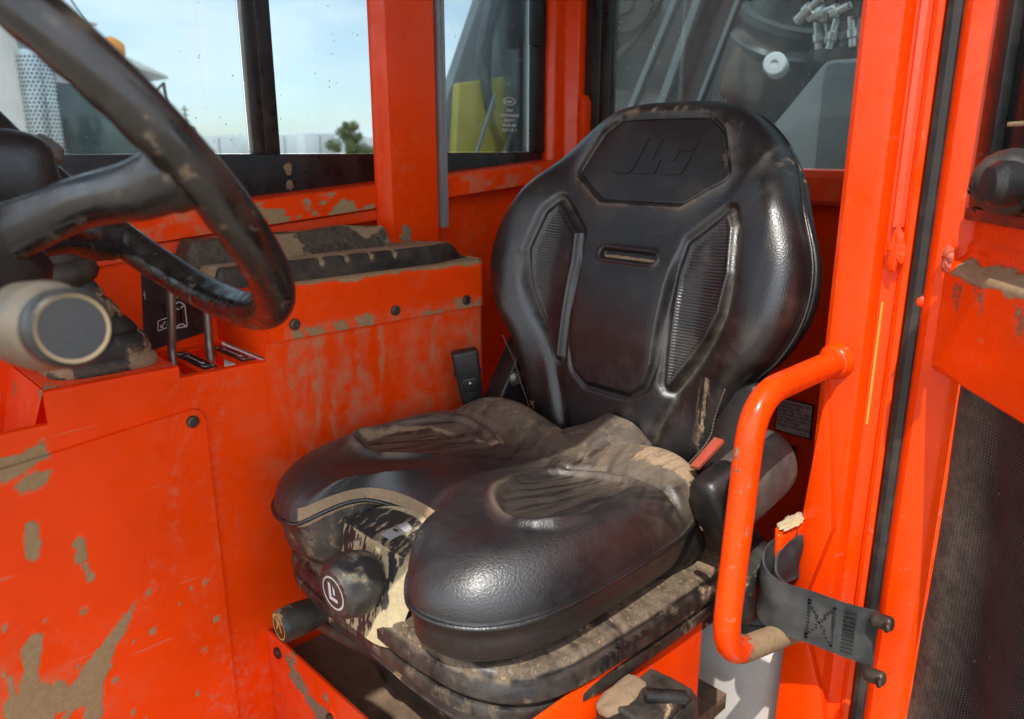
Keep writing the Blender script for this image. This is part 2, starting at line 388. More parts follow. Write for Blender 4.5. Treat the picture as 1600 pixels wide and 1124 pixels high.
# ---- mud on the console face: streaks under the seam, splashes low down at the front
def mud_console(x, y, z):
    m = np.zeros_like(y)
    # runs below the seam
    runs = [(.545, .05, .20), (.575, .028, .30), (.61, .02, .22), (.66, .034, .16), (.695, .012, .26), (.80, .011, .24), (.868, .018, .30), (.885, .032, .13), (.915, .03, .09)]
    for i, (yc, w, L) in enumerate(runs):
        t = (-.272 - z) / L                                   # 0 at the seam, 1 at the end of the run
        wob = .012 * (fbm(z * 22 + i * 9, y * 3, i) - .5) * 2 - .05 * np.clip(t, 0, 1.2) * L * 2.2
        ww = w * .5 * (1.05 - .75 * np.clip(t, 0, 1)) * (.65 + .7 * fbm(z * 35, i * 5.))
        s = (1 - sstep(ww * .55, ww * 1.1, np.abs(y - yc - wob))) * sstep(-.03, .02, t) * (1 - sstep(.8, 1.05, t))
        m = np.maximum(m, s * (.02 + .40 * fbm(y * 70, z * 12, i)))
    # thin smear film round the runs
    # splashes low at the front
    spl = [((.165, -.476), (.168, -.440), .0075), ((.216, -.503), (.217, -.480), .0065), ((.223, -.533), (.219, -.517), .004), ((.132, -.79), (.140, -.60), .006),
           ((.118, -.72), (.150, -.59), .009), ((.15, -.73), (.20, -.69), .0035), ((.115, -.62), (.118, -.66), .003), ((.175, -.82), (.20, -.75), .004)]
    for (a, b, r) in spl:
        d = d_line(y, z, [a, b]); m = np.maximum(m, 1.15 * (1 - sstep(r * .7, r * 1.2, d + .006 * (fbm(y * 90, z * 90) - .5))))
    tri = [(.15, -.70), (.235, -.625), (.275, -.585), (.232, -.66), (.205, -.715)]
    m = np.maximum(m, 1.15 * (1 - sstep(-.003, .003, sd_poly(y, z, tri) + .010 * (fbm(y * 70, z * 70) - .5))))
    wedge = [(.19, -.72), (.215, -.70), (.21, -.735), (.165, -.80), (.14, -.83)]
    m = np.maximum(m, 1.15 * (1 - sstep(-.003, .003, sd_poly(y, z, wedge) + .008 * (fbm(y * 70, z * 70) - .5))))
    for poly in ([(.135, -.355), (.195, -.34), (.2, -.358), (.15, -.375), (.135, -.372)], [(.16, -.385), (.185, -.375), (.2, -.378), (.19, -.392), (.165, -.398)]):
        m = np.maximum(m, 1.1 * (1 - sstep(-.003, .004, sd_poly(y, z, poly) + .014 * (fbm(y * 80, z * 80) - .5))))
    left = (1 - sstep(.10, .16, y - .12 * fbm(z * 11, 2.))) * sstep(-.60, -.68, z) * fbm(y * 30, z * 9)
    m = np.maximum(m, sstep(.50, .60, left) * .9)
    for k in range(46):                                       # droplets
        yy, zz, rr = RNG.uniform(.0, .40), RNG.uniform(-.80, -.55), RNG.uniform(.0012, .0045)
        m = np.maximum(m, .9 * (1 - sstep(rr * .6, rr * 1.2, np.hypot(y - yy, (z - zz) * .7))))
    return m
_mc = {}
def mud_console_cached(x, y, z):
    k = len(y)
    if k not in _mc: _mc[k] = mud_console(x, y, z)
    return _mc[k]
def film_console(x, y, z):
    f = .35 * sstep(.42, .68, fbm(y * 9, z * 4 + 3)) * sstep(.40, .52, y) * sstep(-.75, -.35, z)
    f = np.maximum(f, .75 * bump1(y, .60, .09) * bump1(z, -.36, .12) * sstep(.30, .62, fbm(y * 60 + z * 16, z * 10)) * (z < -.272))
    f = np.maximum(f, .6 * bump1(y, .87, .05) * bump1(z, -.36, .1) * sstep(.3, .6, fbm(y * 60 + z * 16, z * 10, 4.)))
    f = np.maximum(f, .45 * (1 - sstep(.1, .34, y)) * sstep(-.50, -.72, z) * sstep(.35, .65, fbm(y * 18, z * 18)))
    return np.maximum(f, .95 * sstep(.03, .35, mud_console_cached(x, y, z)) * (.55 + .6 * fbm(y * 50, z * 9, 6.)))

def wall_sheet(name, ys, xface, zlo, zhi, matl, parent, nz, rc=.012, back=None, ytop=None, rt=.006, depth=.12):
    """vertical sheet along Y at x=xface, its rear end turning the corner to -X, its top edge rolled inwards"""
    plan = [(xface, y) for y in ys]
    if back is not None:
        ye = ys[-1]
        plan = [(xface, y) for y in ys if y < ye - rc]
        for a in np.linspace(0, math.pi / 2, 6): plan.append((xface - rc * (1 - math.cos(a)), ye - rc + rc * math.sin(a)))
        plan.append((back, ye))
    P = np.array(plan)
    zt = np.array([zhi(y) if callable(zhi) else zhi for y in P[:, 1]])
    cols = []
    tt = np.linspace(0, 1, nz)
    V = []
    for (x, y), z1 in zip(P, zt):
        zs = zlo + (z1 - rt - zlo) * tt
        col = [(x, y, z) for z in zs] + [(x - rt * (1 - math.cos(a)), y, z1 - rt + rt * math.sin(a)) for a in np.linspace(.3, math.pi / 2, 4)] + [(x - depth if x > xface - .001 else x - .001, y, z1)]
        V += col
    nv = nz + 5
    V = np.array(V); F = grid_faces(len(P), nv)
    return V, F
ysl = np.r_[np.linspace(-.30, .205, 110), np.linspace(.2052, .3650, 40), np.linspace(.3652, .4900, 32), np.linspace(.4902, .915, 110)]
def ctop(y): return -.318 if y < .2051 else (-.277 if y < .3651 else (-.293 if y < .4901 else -.250))
V, F = wall_sheet('console', ysl, CX, -.97, ctop, None, cab, 150, back=-1.24, depth=.0)
mesh('console_side', V, F, M['orange'], cab, True, 40, {'mud': mud_console_cached(V[:, 0], V[:, 1], V[:, 2]), 'film': film_console(V[:, 0], V[:, 1], V[:, 2])})

# ---- access plate low on the console (3 mm proud)
def plate_grid():
    y0, y1 = -.30, .392
    ny, nz = 150, 120
    ys = np.linspace(y0, y1, ny); V = []
    for y in ys:
        zt = -.375 + (y - 0.0) * .0925
        if y > y1 - .02: zt -= .02 - math.sqrt(max(0, .02 ** 2 - (y - (y1 - .02)) ** 2))
        for z in np.linspace(-.969, zt, nz): V.append((CX + .0050, y, z))
    V = np.array(V); F = grid_faces(ny, nz)
    # rim back to the console
    loop = [i * nz + nz - 1 for i in range(ny)] + [(ny - 1) * nz + k for k in range(nz - 2, -1, -1)]
    base = len(V); V = np.vstack([V, V[loop] + np.array([-.0056, .0015, .0015])])
    for k in range(len(loop) - 1): F.append([loop[k], loop[k + 1], base + k + 1, base + k])
    return V, F
V, F = plate_grid()
mesh('access_plate', V, F, M['orange'], cab, True, 40, {'mud': mud_console_cached(V[:, 0], V[:, 1], V[:, 2]), 'film': film_console(V[:, 0], V[:, 1], V[:, 2])})
def bolt(y, z, x, r=.0085, parent=cab, name='bolt'):
    b = lathe(name, [(r * 1.0, 0), (r * 1.02, .0022), (r * .92, .0042), (r * .55, .0054), (r * .5, .0052), (r * .45, .003), (.0004, .003)], (x, y, z), (1, 0, 0), M['bolt'], parent, 20, 40)
    return b
bolt(.3735, -.3565, CX + .0050)

# ---- upper panel with the seam under it
def mud_upper(x, y, z):
    m = np.zeros_like(y)
    for i, (yc, w, h) in enumerate([(.575, .03, .022), (.62, .025, .026), (.665, .034, .034), (.80, .05, .012), (.87, .04, .03), (.90, .02, .018), (.545, .02, .02)]):
        m = np.maximum(m, .60 * (1 - sstep(w * .4, w * .62, np.abs(y - yc + (z + .272) * .5))) * (1 - sstep(h * .6, h * 1.1, z + .272 + .012 * (fbm(y * 60, i) - .5))))
    m = np.maximum(m, .55 * (1 - sstep(.0, .003, z + .269)))
    m = np.maximum(m, .75 * sstep(-.198, -.188, z + .010 * (fbm(y * 40, 3.) - .5)))
    return m
ysu = np.linspace(.494, .918, 130)
V, F = wall_sheet('upper', ysu, CX + .004, -.268, -.186, None, cab, 40, rc=.016, back=-1.24, rt=.012, depth=.2)
mesh('upper_panel', V, F, M['orange'], cab, True, 40, {'mud': mud_upper(V[:, 0], V[:, 1], V[:, 2]), 'film': .45 * bump1(V[:, 2], -.262, .012) * (V[:, 1] > .52)})
for y, z in ((.536, -.246), (.716, -.2505), (.868, -.2535)): bolt(y, z, CX + .004)
box('console_step', (-1.20, .4915, -.292), (CX - .001, .4955, -.187), M['orange'], cab, .0015)
# decks
box('joystick_deck', (-1.20, .209, -.283), (CX - .0065, .3645, -.2775), M['orange_dirty'], cab, .001)
box('deck_step', (-1.20, .3645, -.300), (CX - .002, .3675, -.2790), M['orange'], cab, .001)
bm = bmesh.new()
for lo, hi in (((-1.20, .3675, -.2985), (CX - .006, .378, -.2945)), ((-1.20, .402, -.2985), (CX - .006, .432, -.2945)), ((-1.20, .457, -.2985), (CX - .006, .4915, -.2945)),
               ((-1.20, .378, -.2985), (-1.165, .402, -.2945)), ((-1.035, .378, -.2985), (CX - .006, .402, -.2945)), ((-1.20, .432, -.2985), (-1.165, .457, -.2945)), ((-1.035, .432, -.2985), (CX - .006, .457, -.2945))):
    add_box(bm, lo, hi, 0)
bmobj('slot_deck', bm, M['orange_clean'], cab, False)
box('slot_floor', (-1.20, .366, -.352), (CX - .004, .4915, -.346), M['cavity_shade'], cab, 0)
# pocket at the front of the console
mesh('pocket', [(CX - .004, .206, -.278), (-1.19, .206, -.278), (CX - .004, .192, -.318), (-1.06, .180, -.385), (-1.19, .180, -.385), (CX - .004, -.30, -.318), (-1.06, -.30, -.385), (-1.19, -.30, -.385), (-1.19, -.30, -.25), (-1.19, .206, -.25)],
     [(0, 1, 4, 3, 2), (2, 3, 6, 5), (3, 4, 7, 6), (4, 1, 9, 8, 7)], M['orange_dirty'], cab, False)
# back wall of the decks and the wall behind
mesh('side_wall', [(-1.185, -.30, -.39), (-1.185, .497, -.39), (-1.185, .497, sill(.497) - .02), (-1.185, -.30, sill(-.3) - .02), (-1.2, .497, -.19), (-1.2, .93, -.19), (-1.2, .93, sill(.93) - .02), (-1.2, .497, sill(.497) - .02)],
     [(0, 1, 2, 3), (4, 5, 6, 7)], M['orange'], cab, False)
mesh('rear_side_wall', [(-1.215, .90, -.97), (-1.215, 1.41, -.97), (-1.215, 1.41, -.05), (-1.215, .90, sill(.9) - .02)], [(0, 1, 2, 3)], M['orange'], cab, False)
prism('wall_rib', [(-1.214, .93, -.42), (-1.214, .945, -.345), (-1.214, 1.28, -.13), (-1.214, 1.28, -.21)], (.022, 0, 0), M['orange'], cab, .004)
prism('wall_rib', [(-1.214, .95, -.62), (-1.214, .95, -.54), (-1.214, 1.30, -.36), (-1.214, 1.30, -.44)], (.022, 0, 0), M['orange'], cab, .004)
# sill rail
def rail(y0, y1, name='sill_rail'):
    pl = [(-1.25, y0, sill(y0) - .042), (-1.25, y1, sill(y1) - .042), (-1.25, y1, sill(y1)), (-1.25, y0, sill(y0))]
    o = prism(name, pl, (.08, 0, 0), M['orange'], cab, .004, 3)
    me = o.data; co = np.zeros(len(me.vertices) * 3); me.vertices.foreach_get('co', co); return o
rail(-.30, .845); rail(.925, 1.30)
mesh('sill_lip', [(-1.178, -.3, sill(-.3) - .062), (-1.178, .83, sill(.83) - .062), (-1.178, .83, sill(.83) - .044), (-1.178, -.3, sill(-.3) - .044)], [(0, 1, 2, 3)], M['orange_dirty'], cab, False)
# mud smears lying on the rail face
def smear(name, pts3, nrm, matl, parent, th=.0012):
    P = catmull(pts3, 40, True); c = P.mean(0); n = np.array(nrm, float); n /= np.linalg.norm(n)
    sd_ = RNG.uniform(0, 99); th_ = np.linspace(0, 2 * np.pi, 40, endpoint=False)
    lob = .55 + .9 * fbm(np.cos(th_) * 2.2 + sd_, np.sin(th_) * 2.2 + sd_, 0., 3) + .25 * (fbm(np.cos(th_) * 9 + sd_, np.sin(th_) * 9, 0.) - .5)
    P = c + (P - c) * lob[:, None]
    V = [c + n * th]; 
    for s, h in ((.55, 1.), (.85, .7), (1., .0)):
        for p in P:
            q = c + (p - c) * s * (1 + (.06 * RNG.normal() if s == 1. else 0)); V.append(q + n * th * h * (.6 + .8 * RNG.random()))
    F = [(0, 1 + k, 1 + (k + 1) % 40) for k in range(40)]
    for r in range(2):
        for k in range(40): a = 1 + r * 40; F.append((a + k, a + (k + 1) % 40, a + 40 + (k + 1) % 40, a + 40 + k))
    return mesh(name, V, F, matl, parent, True, 60)
M['mud'] = mat('dried_mud', (.24, .165, .098), .95, var=.25, bump='rough', mud_a=(.15, .10, .06), mud_b=(.30, .21, .125), mud=.5, mudscale=30)
M['mud_pale'] = mat('pale_dry_mud', (.52, .42, .25), .95, var=.15, bump='rough', mud_a=(.44, .34, .2), mud_b=(.62, .51, .32), mud=.6)
def rail_face(y0, y1):
    A, B = np.meshgrid(np.linspace(y0, y1, 220), np.linspace(0, 1, 24), indexing='ij')
    Z = sill(A) - .040 + .037 * B; n = fbm(A * 30, B * 2.2, 5.)
    m = .75 * sstep(.47, .60, n + .10 * (1 - B)) * sstep(.50, .60, A) * (A < .8)
    V = np.stack([0 * A - 1.1692, A, Z], -1).reshape(-1, 3)
    mesh('rail_face', V, grid_faces(220, 24), M['orange'], cab, True, 0, {'mud': m.ravel(), 'film': (.7 * sstep(.40, .60, n)).ravel()})
rail_face(-.295, .790); rail_face(.93, 1.295)

# ---- windows
def glass_mat(name, film, tint=(.60, .665, .68), streak=(1, 1, 1)):
    t = NT(name)
    tr = t.n('ShaderNodeBsdfTransparent'); tr.inputs[0].default_value = (*tint, 1)
    gl = t.n('ShaderNodeBsdfGlossy'); gl.inputs['Roughness'].default_value = .02
    fr = t.n('ShaderNodeFresnel'); fr.inputs[0].default_value = 1.45
    m1 = t.n('ShaderNodeMixShader'); t.put(m1.inputs[0], t.math('MULTIPLY', fr.outputs[0], .8)); t.t.links.new(tr.outputs[0], m1.inputs[1]); t.t.links.new(gl.outputs[0], m1.inputs[2])
    df = t.n('ShaderNodeBsdfDiffuse'); df.inputs[0].default_value = (.50, .50, .46, 1)
    dirt = t.math('MULTIPLY', t.ramp(t.noise(9, 6, .65, streak), .3, .75, .25, 1.), film)
    specks = t.math('MULTIPLY', t.ramp(t.voro(62), .12, .06), t.ramp(t.noise(17, 2), .50, .58, 0., .8))
    m2 = t.n('ShaderNodeMixShader'); t.put(m2.inputs[0], t.math('MAXIMUM', dirt, specks)); t.t.links.new(m1.outputs[0], m2.inputs[1]); t.t.links.new(df.outputs[0], m2.inputs[2])
    return t.done(m2.outputs[0])
M['glass'] = glass_mat('dusty_glass', .035); M['glass_rear'] = glass_mat('dirty_rear_glass', .19, (.60, .68, .69), (1, 1, .4)); M['glass_side'] = glass_mat('rear_quarter_glass', .05, (.58, .65, .67))
def quad_glass(name, lo, hi, ax, matl, parent):
    lo = list(lo); hi = list(hi)
    return box(name, lo, hi, matl, parent, 0)
win = box('window', (-1.272, -.30, -.13), (-1.246, .872, -.005), M['black_frame'], cab, .002)       # lower frame, the sill line of the glass
setp(win, 'front side window with black sliding frame')
box('mullion', (-1.272, .612, -.006), (-1.248, .632, .62), M['black_frame'], win, .003)
box('mullion', (-1.268, .6325, -.006), (-1.252, .660, .62), M['black_frame'], win, .002)
box('track_brush', (-1.2478, .614, .0), (-1.2462, .622, .62), M['seal'], win, .0005)
quad_glass('pane', (-1.262, -.30, -.004), (-1.258, .606, .62), 0, M['glass'], win)
quad_glass('pane', (-1.266, .661, -.004), (-1.262, .872, .62), 0, M['glass'], win)
win2 = box('window', (-1.272, .93, -.10), (-1.246, 1.30, -.003), M['black_frame'], cab, .002)
setp(win2, 'rear quarter window of the far side')
box('mullion', (-1.276, 1.27, -.003), (-1.240, 1.302, .62), M['black_frame'], win2, .003)
box('latch_block', (-1.2395, 1.245, .215), (-1.220, 1.274, .50), M['plastic_clean'], win2, .003)
pane2 = quad_glass('pane', (-1.264, .93, -.002), (-1.260, 1.269, .62), 0, M['glass_side'], win2)
# small maker's print on the glass
V = [];
for k in range(32):
    a = 2 * math.pi * k / 32
    for rr in (1., .82): V.append((-1.2588, 1.208 + .0185 * rr * math.cos(a), .103 + .0085 * rr * math.sin(a)))
mesh('glass_print', V, [(2 * k, 2 * k + 1, (2 * k + 3) % 64, (2 * k + 2) % 64) for k in range(32)], M['white_ink'], win2, False)
text_mesh('glass_print', 'carglas', .0085, frame((-1.2588, 1.194, .1005), (0, 1, 0), (0, 0, 1)), M['white_ink'], win2)
text_mesh('glass_print', 'TEMP\nTRANSPARENT\nSAFETY\nM-332 AS2\nDOT 175  I', .0088, frame((-1.2588, 1.208, .081), (0, 1, 0), (0, 0, 1)), M['white_ink'], win2, align='CENTER', line=1.15)

for z_, w_, h_ in ((-.030, .008, .010), (-.056, .007, .009), (-.072, .012, .003)):
    smear('mud_scuff', [(-1.2455, .668 + w_ * math.cos(a), z_ + h_ * math.sin(a)) for a in np.linspace(0, 6.28, 9)[:-1]], (1, 0, 0), M['mud'], win, .0006)
# ---- far pillar between the two side windows
prism('pillar', [(-1.26, .864, -.188), (-1.195, .812, -.188), (-1.174, .795, -.188), (-1.166, .799, -.188), (-1.157, .807, -.188), (-1.150, .815, -.188), (-1.150, .918, -.188), (-1.156, .924, -.188), (-1.26, .924, -.188)], (0, 0, .82), M['orange_clean'], cab, .003, 3)
prism('aluminium_trim', [(-1.156, .9245, -.140), (-1.147, .9245, -.140), (-1.147, .930, -.140), (-1.149, .9305, -.140), (-1.149, .9335, -.140), (-1.147, .934, -.140), (-1.147, .9405, -.140), (-1.20, .9405, -.140), (-1.20, .9245, -.140)], (0, 0, .77), M['alu'], cab, 0)
smear('mud_smear', [(-1.1495, .842 + .013 * math.cos(a), -.150 + .024 * math.sin(a)) for a in np.linspace(0, 6.28, 9)[:-1]], (1, 0, 0), M['mud'], cab)

# ---- rear corner post, rear wall, rear window
prism('corner_post', [(-1.30, 1.305, -.97), (-1.235, 1.300, -.97), (-1.222, 1.312, -.97), (-1.222, 1.345, -.97), (-1.195, 1.358, -.97), (-1.190, 1.40, -.97), (-1.30, 1.40, -.97)], (0, 0, 1.60), M['orange_clean'], cab, .004, 3)
prism('corner_gusset', [(-1.192, 1.354, .0), (-1.192, 1.354, .075), (-1.186, 1.352, .105), (-1.18, 1.35, .12), (-1.172, 1.348, .105), (-1.17, 1.348, .0)], (.004, .03, 0), M['orange_clean'], cab, .002)
rw = box('rear_wall', (-1.30, 1.402, -.97), (-.30, 1.412, -.034), M['orange'], cab, 0)
prism('rear_sill', [(-1.17, 1.402, -.032), (-1.17, 1.372, -.036), (-1.17, 1.362, -.046), (-1.17, 1.364, -.086), (-1.17, 1.372, -.094), (-1.17, 1.402, -.094)], (.86, 0, 0), M['orange_dirty'], cab, 0, sharp=25)
rwin = box('window', (-1.19, 1.372, -.03), (-1.145, 1.401, .62), M['black_frame'], cab, .004); setp(rwin, 'dirty rear window behind the seat')
box('frame_strip', (-1.1448, 1.376, -.03), (-1.120, 1.399, .62), M['black_frame'], rwin, .003)
quad_glass('pane', (-1.12, 1.386, -.031), (-.30, 1.390, .62), 1, M['glass_rear'], rwin)
# label on the rear wall
lab = box('label', (-.684, 1.3995, -.546), (-.608, 1.4015, -.474), M['decal_black'], cab, 0); setp(lab, 'white warning label with black border')
box('label_face', (-.681, 1.3985, -.543), (-.611, 1.3994, -.477), M['label_white'], lab, 0)
text_mesh('print', 'TION OFFERED BY\nOPS WILL BE\nUBJECTED TO ANY\nONE REPLACEMENT\nINSTALLED USING\nED TO THEIR\nWHILE OPERATING', .0079, frame((-.679, 1.3982, -.4865), (1, 0, 0), (0, 0, 1)), M['ink'], lab, line=.98)
text_mesh('print', '1706128', .0045, frame((-.633, 1.3982, -.5405), (1, 0, 0), (0, 0, 1)), M['ink'], lab)
box('wall_port', (-.675, 1.394, -.60), (-.635, 1.4015, -.568), M['plastic_clean'], cab, .002)

# ---- unseen roof, put in and stretched forward to shade the cab
rf = box('roof', (-1.32, -.95, .62), (-1.22, 1.44, .66), M['orange_clean'], cab, .01); setp(rf, 'unseen orange roof frame with grey headliner')
box('roof_rail', (-.36, -.95, .62), (-.30, 1.44, .66), M['orange_clean'], rf, .01)
box('roof_rail', (-1.22, 1.34, .62), (-.36, 1.44, .66), M['orange_clean'], rf, .01)
box('roof_rail', (-1.22, -.95, .62), (-.36, -.87, .66), M['orange_clean'], rf, .01)
box('roof_panel', (-1.22, -.87, .63), (-.36, 1.34, .65), mat('headliner', (.42, .41, .40), .7), rf, 0)

# ---- quarter panel and window between the door post and the rear wall (near side), unseen, added to shade that wall
box('quarter_panel', (-.352, 1.031, -.97), (-.340, 1.402, .06), M['orange'], cab, .002)
qw = box('window', (-.356, 1.031, .061), (-.336, 1.402, .085), M['black_frame'], cab, .002); setp(qw, 'unseen near side rear quarter window')
box('pane', (-.348, 1.031, .086), (-.344, 1.402, .62), M['glass_rear'], qw, 0)
# ---- near rear post (the door shuts against it)
PZ = -.97
post = [(-.404, 1.03), (-.404, .944), (-.401, .936), (-.394, .931), (-.362, .929), (-.353, .931), (-.349, .938), (-.348, .950), (-.340, .953), (-.332, .9535), (-.329, .948), (-.324, .946), (-.319, .949), (-.317, .957), (-.317, 1.03)]
prism('door_post', [(x, y, PZ) for x, y in post], (0, 0, 1.60), M['orange_clean'], cab, 0, sharp=28)
prism('post_flange', [(x, y, -.085) for x, y in ((-.346, .951), (-.341, .944), (-.334, .943), (-.331, .9525))], (0, 0, .70), mat('pink_reflection_orange', (.82, .105, .04), .28, coat=.3, bump='orange_peel'), cab, 0)  # paler orange puts a pinkish reflection into the flange colour
prism('post_seal', [(x, y, PZ) for x, y in ((-.316, .952), (-.314, .944), (-.307, .9415), (-.300, .944), (-.297, .952), (-.299, .985), (-.315, .985))], (0, 0, 1.60), M['seal'], cab, 0, sharp=20)
prism('post_light_line', [(x, y, -.33) for x, y in ((-.3450, .9495), (-.3444, .948), (-.3434, .948), (-.3430, .9515))], (0, 0, .155), M['yellow'], cab, 0)  # yellow strip standing in for a thin line of light on the post
# weld patch below the flange
smear('weld_patch', [(-.333 + .010 * math.cos(a), .9405, -.112 + .026 * math.sin(a)) for a in np.linspace(0, 6.28, 9)[:-1]], (0, -1, 0), M['orange_clean'], cab, .0025)
# gusset plates at the foot of the post
prism('gusset', [(-.390, .928, -.272), (-.402, .922, -.47), (-.404, .916, -.60), (-.385, .905, -.60), (-.358, .915, -.47)], (.0, .02, 0), M['orange_clean'], cab, .003)
prism('gusset', [(-.404, .917, -.605), (-.410, .917, -.97), (-.30, .917, -.97), (-.345, .917, -.72), (-.385, .917, -.605)], (0, .012, 0), M['orange_clean'], cab, .003)
# grab handle
hp = round_path([(-.382, .938, -.252), (-.385, .735, -.256), (-.380, .703, -.562), (-.380, .915, -.622)], .055, 24)
def mud_handle(x, y, z): return .8 * sstep(-.545, -.575, z) * sstep(.72, .78, y + .03 * fbm(x * 60, y * 60)) + .58 * (fbm(x * 70, y * 70, z * 40) > .70)
HP = np.array([tuple(p) for p in hp]); HL = np.r_[0, np.cumsum(np.linalg.norm(np.diff(HP, axis=0), axis=1))]; HT = np.linspace(0, HL[-1], 90)
H = [Vector(p) for p in np.stack([np.interp(HT, HL, HP[:, k]) for k in range(3)], 1)]
gh = tube('grab_handle', H, .0155, M['orange_clean'], cab, 22, 60, attr=mud_handle)
lathe('weld_collar', [(.0235, 0), (.023, .006), (.019, .013), (.0158, .016)], (-.382, .934, -.252), (0, -1, 0), M['orange_clean'], cab, 20, 50)
lathe('weld_collar', [(.022, 0), (.021, .006), (.018, .012), (.0158, .015)], (-.380, .912, -.622), (0, -.97, .25), M['orange_dirty'], cab, 20, 50)

# ---- seat box (pedestal)
box('pedestal_front', (CX + .001, .452, -.97), (-.468, .4575, -.722), M['orange_dirty'], cab, .0015)
box('pedestal_floor', (CX + .001, .4580, -.80), (-.475, .90, -.775), M['mudfloor'], cab, 0)
box('pedestal_side', (-.474, .458, -.97), (-.468, .806, -.575), M['orange'], cab, .0015)
box('pedestal_back', (CX, .902, -.97), (-.62, .91, -.58), M['orange'], cab, .001)
bolt2 = lathe('bolt', [(.009, 0), (.009, .004), (.006, .006), (.0005, .006)], (-.985, .452, -.745), (0, -1, 0), M['bolt'], cab, 14)
lathe('bolt', [(.009, 0), (.009, .004), (.006, .006), (.0005, .006)], (-.835, .452, -.775), (0, -1, 0), M['bolt'], cab, 14)
for px, pz, w in ((-.93, -.765, .03), (-.86, -.79, .045), (-.95, -.745, .015)):
    smear('mud_smear', [(px + w * math.cos(a) * (.7 + .5 * RNG.random()), .4518, pz + w * .6 * math.sin(a)) for a in np.linspace(0, 6.28, 12)[:-1]], (0, -1, 0), M['mud'], cab)
box('cab_floor', (CX, -.4, -.99), (-.30, 1.40, -.972), M['mudfloor'], cab, 0)

# ---- decals by the levers
dec = prism('decal', [(-1.1838, y, z) for y, z in ((.377, -.292), (.468, -.276), (.472, -.268), (.476, -.165), (.470, -.153), (.459, -.150), (.392, -.150), (.388, -.158))], (.0008, 0, 0), M['decal_black'], cab, 0)
setp(dec, 'black boom control decal with white line drawing')
fx = -1.1826
def strokes(name, segs, w, x, parent, matl):
    V, F = [], []
    for (a, b) in segs:
        a, b = np.array(a), np.array(b); d = b - a; d /= np.linalg.norm(d) + 1e-9; n = np.array([-d[1], d[0]]) * w / 2
        k = len(V); V += [(x, *(a - n)), (x, *(b - n)), (x, *(b + n)), (x, *(a + n))]; F.append((k, k + 1, k + 2, k + 3))
    return mesh(name, V, F, matl, parent, False)
def loop(p): return list(zip(p, p[1:] + p[:1]))
strokes('line_drawing', loop([(.424, -.262), (.424, -.228), (.436, -.222), (.436, -.256)]) + loop([(.436, -.222), (.444, -.228), (.444, -.262), (.436, -.256)]) + [((.424, -.262), (.444, -.262)), ((.424, -.228), (.434, -.234)), ((.434, -.234), (.444, -.228))], .0016, fx, dec, M['white_ink'])
strokes('line_drawing', loop([(.400, -.262), (.414, -.259), (.416, -.244), (.402, -.247)]) + [((.405, -.258), (.412, -.249)), ((.405, -.258), (.409, -.258)), ((.405, -.258), (.405, -.253))], .0012, fx, dec, M['white_ink'])
strokes('line_drawing', loop([(.430, -.215), (.443, -.215), (.437, -.195)]), .0013, fx, dec, M['white_ink'])
strokes('line_drawing', loop([(.43, -.168), (.452, -.166), (.452, -.158), (.43, -.160)]), .0011, fx, dec, M['grey_ink'])
strokes('line_drawing', [((.385, -.205), (.390, -.205)), ((.3875, -.200), (.3875, -.212))], .0012, fx, dec, M['grey_ink'])
for yc in (.417, .474):
    d2 = box('decal', (-1.158, yc - .0105, -.2943), (-1.040, yc + .0105, -.2935), M['decal_black'], cab, 0); setp(d2, 'black slot decal with white double arrow')
    V, F = [], []
    def q(p): global V, F; k = len(V); V += [(x, y, -.2930) for x, y in p]; F.append(tuple(range(k, k + len(p))))
    q([(-1.125, yc - .0008), (-1.072, yc - .0008), (-1.072, yc + .0008), (-1.125, yc + .0008)])
    q([(-1.062, yc), (-1.074, yc - .0042), (-1.074, yc + .0042)])
    q([(-1.127, yc - .004), (-1.1245, yc - .004), (-1.1245, yc + .004), (-1.127, yc + .004)])
    for a, b in (((-1.150, yc - .006), (-1.136, yc + .006)), ((-1.058, yc - .007), (-1.044, yc + .006))):
        q([(a[0], a[1]), (b[0], a[1]), (b[0], a[1] + .0012), (a[0], a[1] + .0012)]); q([(a[0], b[1]), (b[0], b[1]), (b[0], b[1] + .0012), (a[0], b[1] + .0012)]); q([(a[0] + .005, a[1] + .002), (a[0] + .010, a[1] + .002), (a[0] + .010, b[1] - .002)])
    mesh('arrow', V, F, M['white_ink'], d2, False)

# ---- the door, swung half open; built in its own frame: s along the door, n out of its inner face, z up
dt = R(41.4); DE = Vector((math.sin(dt), -math.cos(dt), 0)); DN = Vector((-math.cos(dt), -math.sin(dt), 0)); DH = Vector((-.305, .955, 0))
def dp(s, n, z): return tuple(DH + DE * s + DN * n + Vector((0, 0, z)))
DM = Matrix((DE, DN, Vector((0, 0, 1)))).transposed().to_4x4(); DM.translation = DH
door = prism('door', [dp(s, n, PZ) for s, n in ((.0, -.03), (.0, -.004), (.004, .0), (.022, .002), (.028, .0), (.046, -.020), (.048, -.026), (.048, -.035), (.0, -.035))], (0, 0, 1.60), M['orange_clean'], cab, 0, sharp=25)
setp(door, 'orange left cab door standing half open')
def dbox(name, lo, hi, matl, bev=.002, parent=door): return box(name, lo, hi, matl, parent, bev, 2, DM)
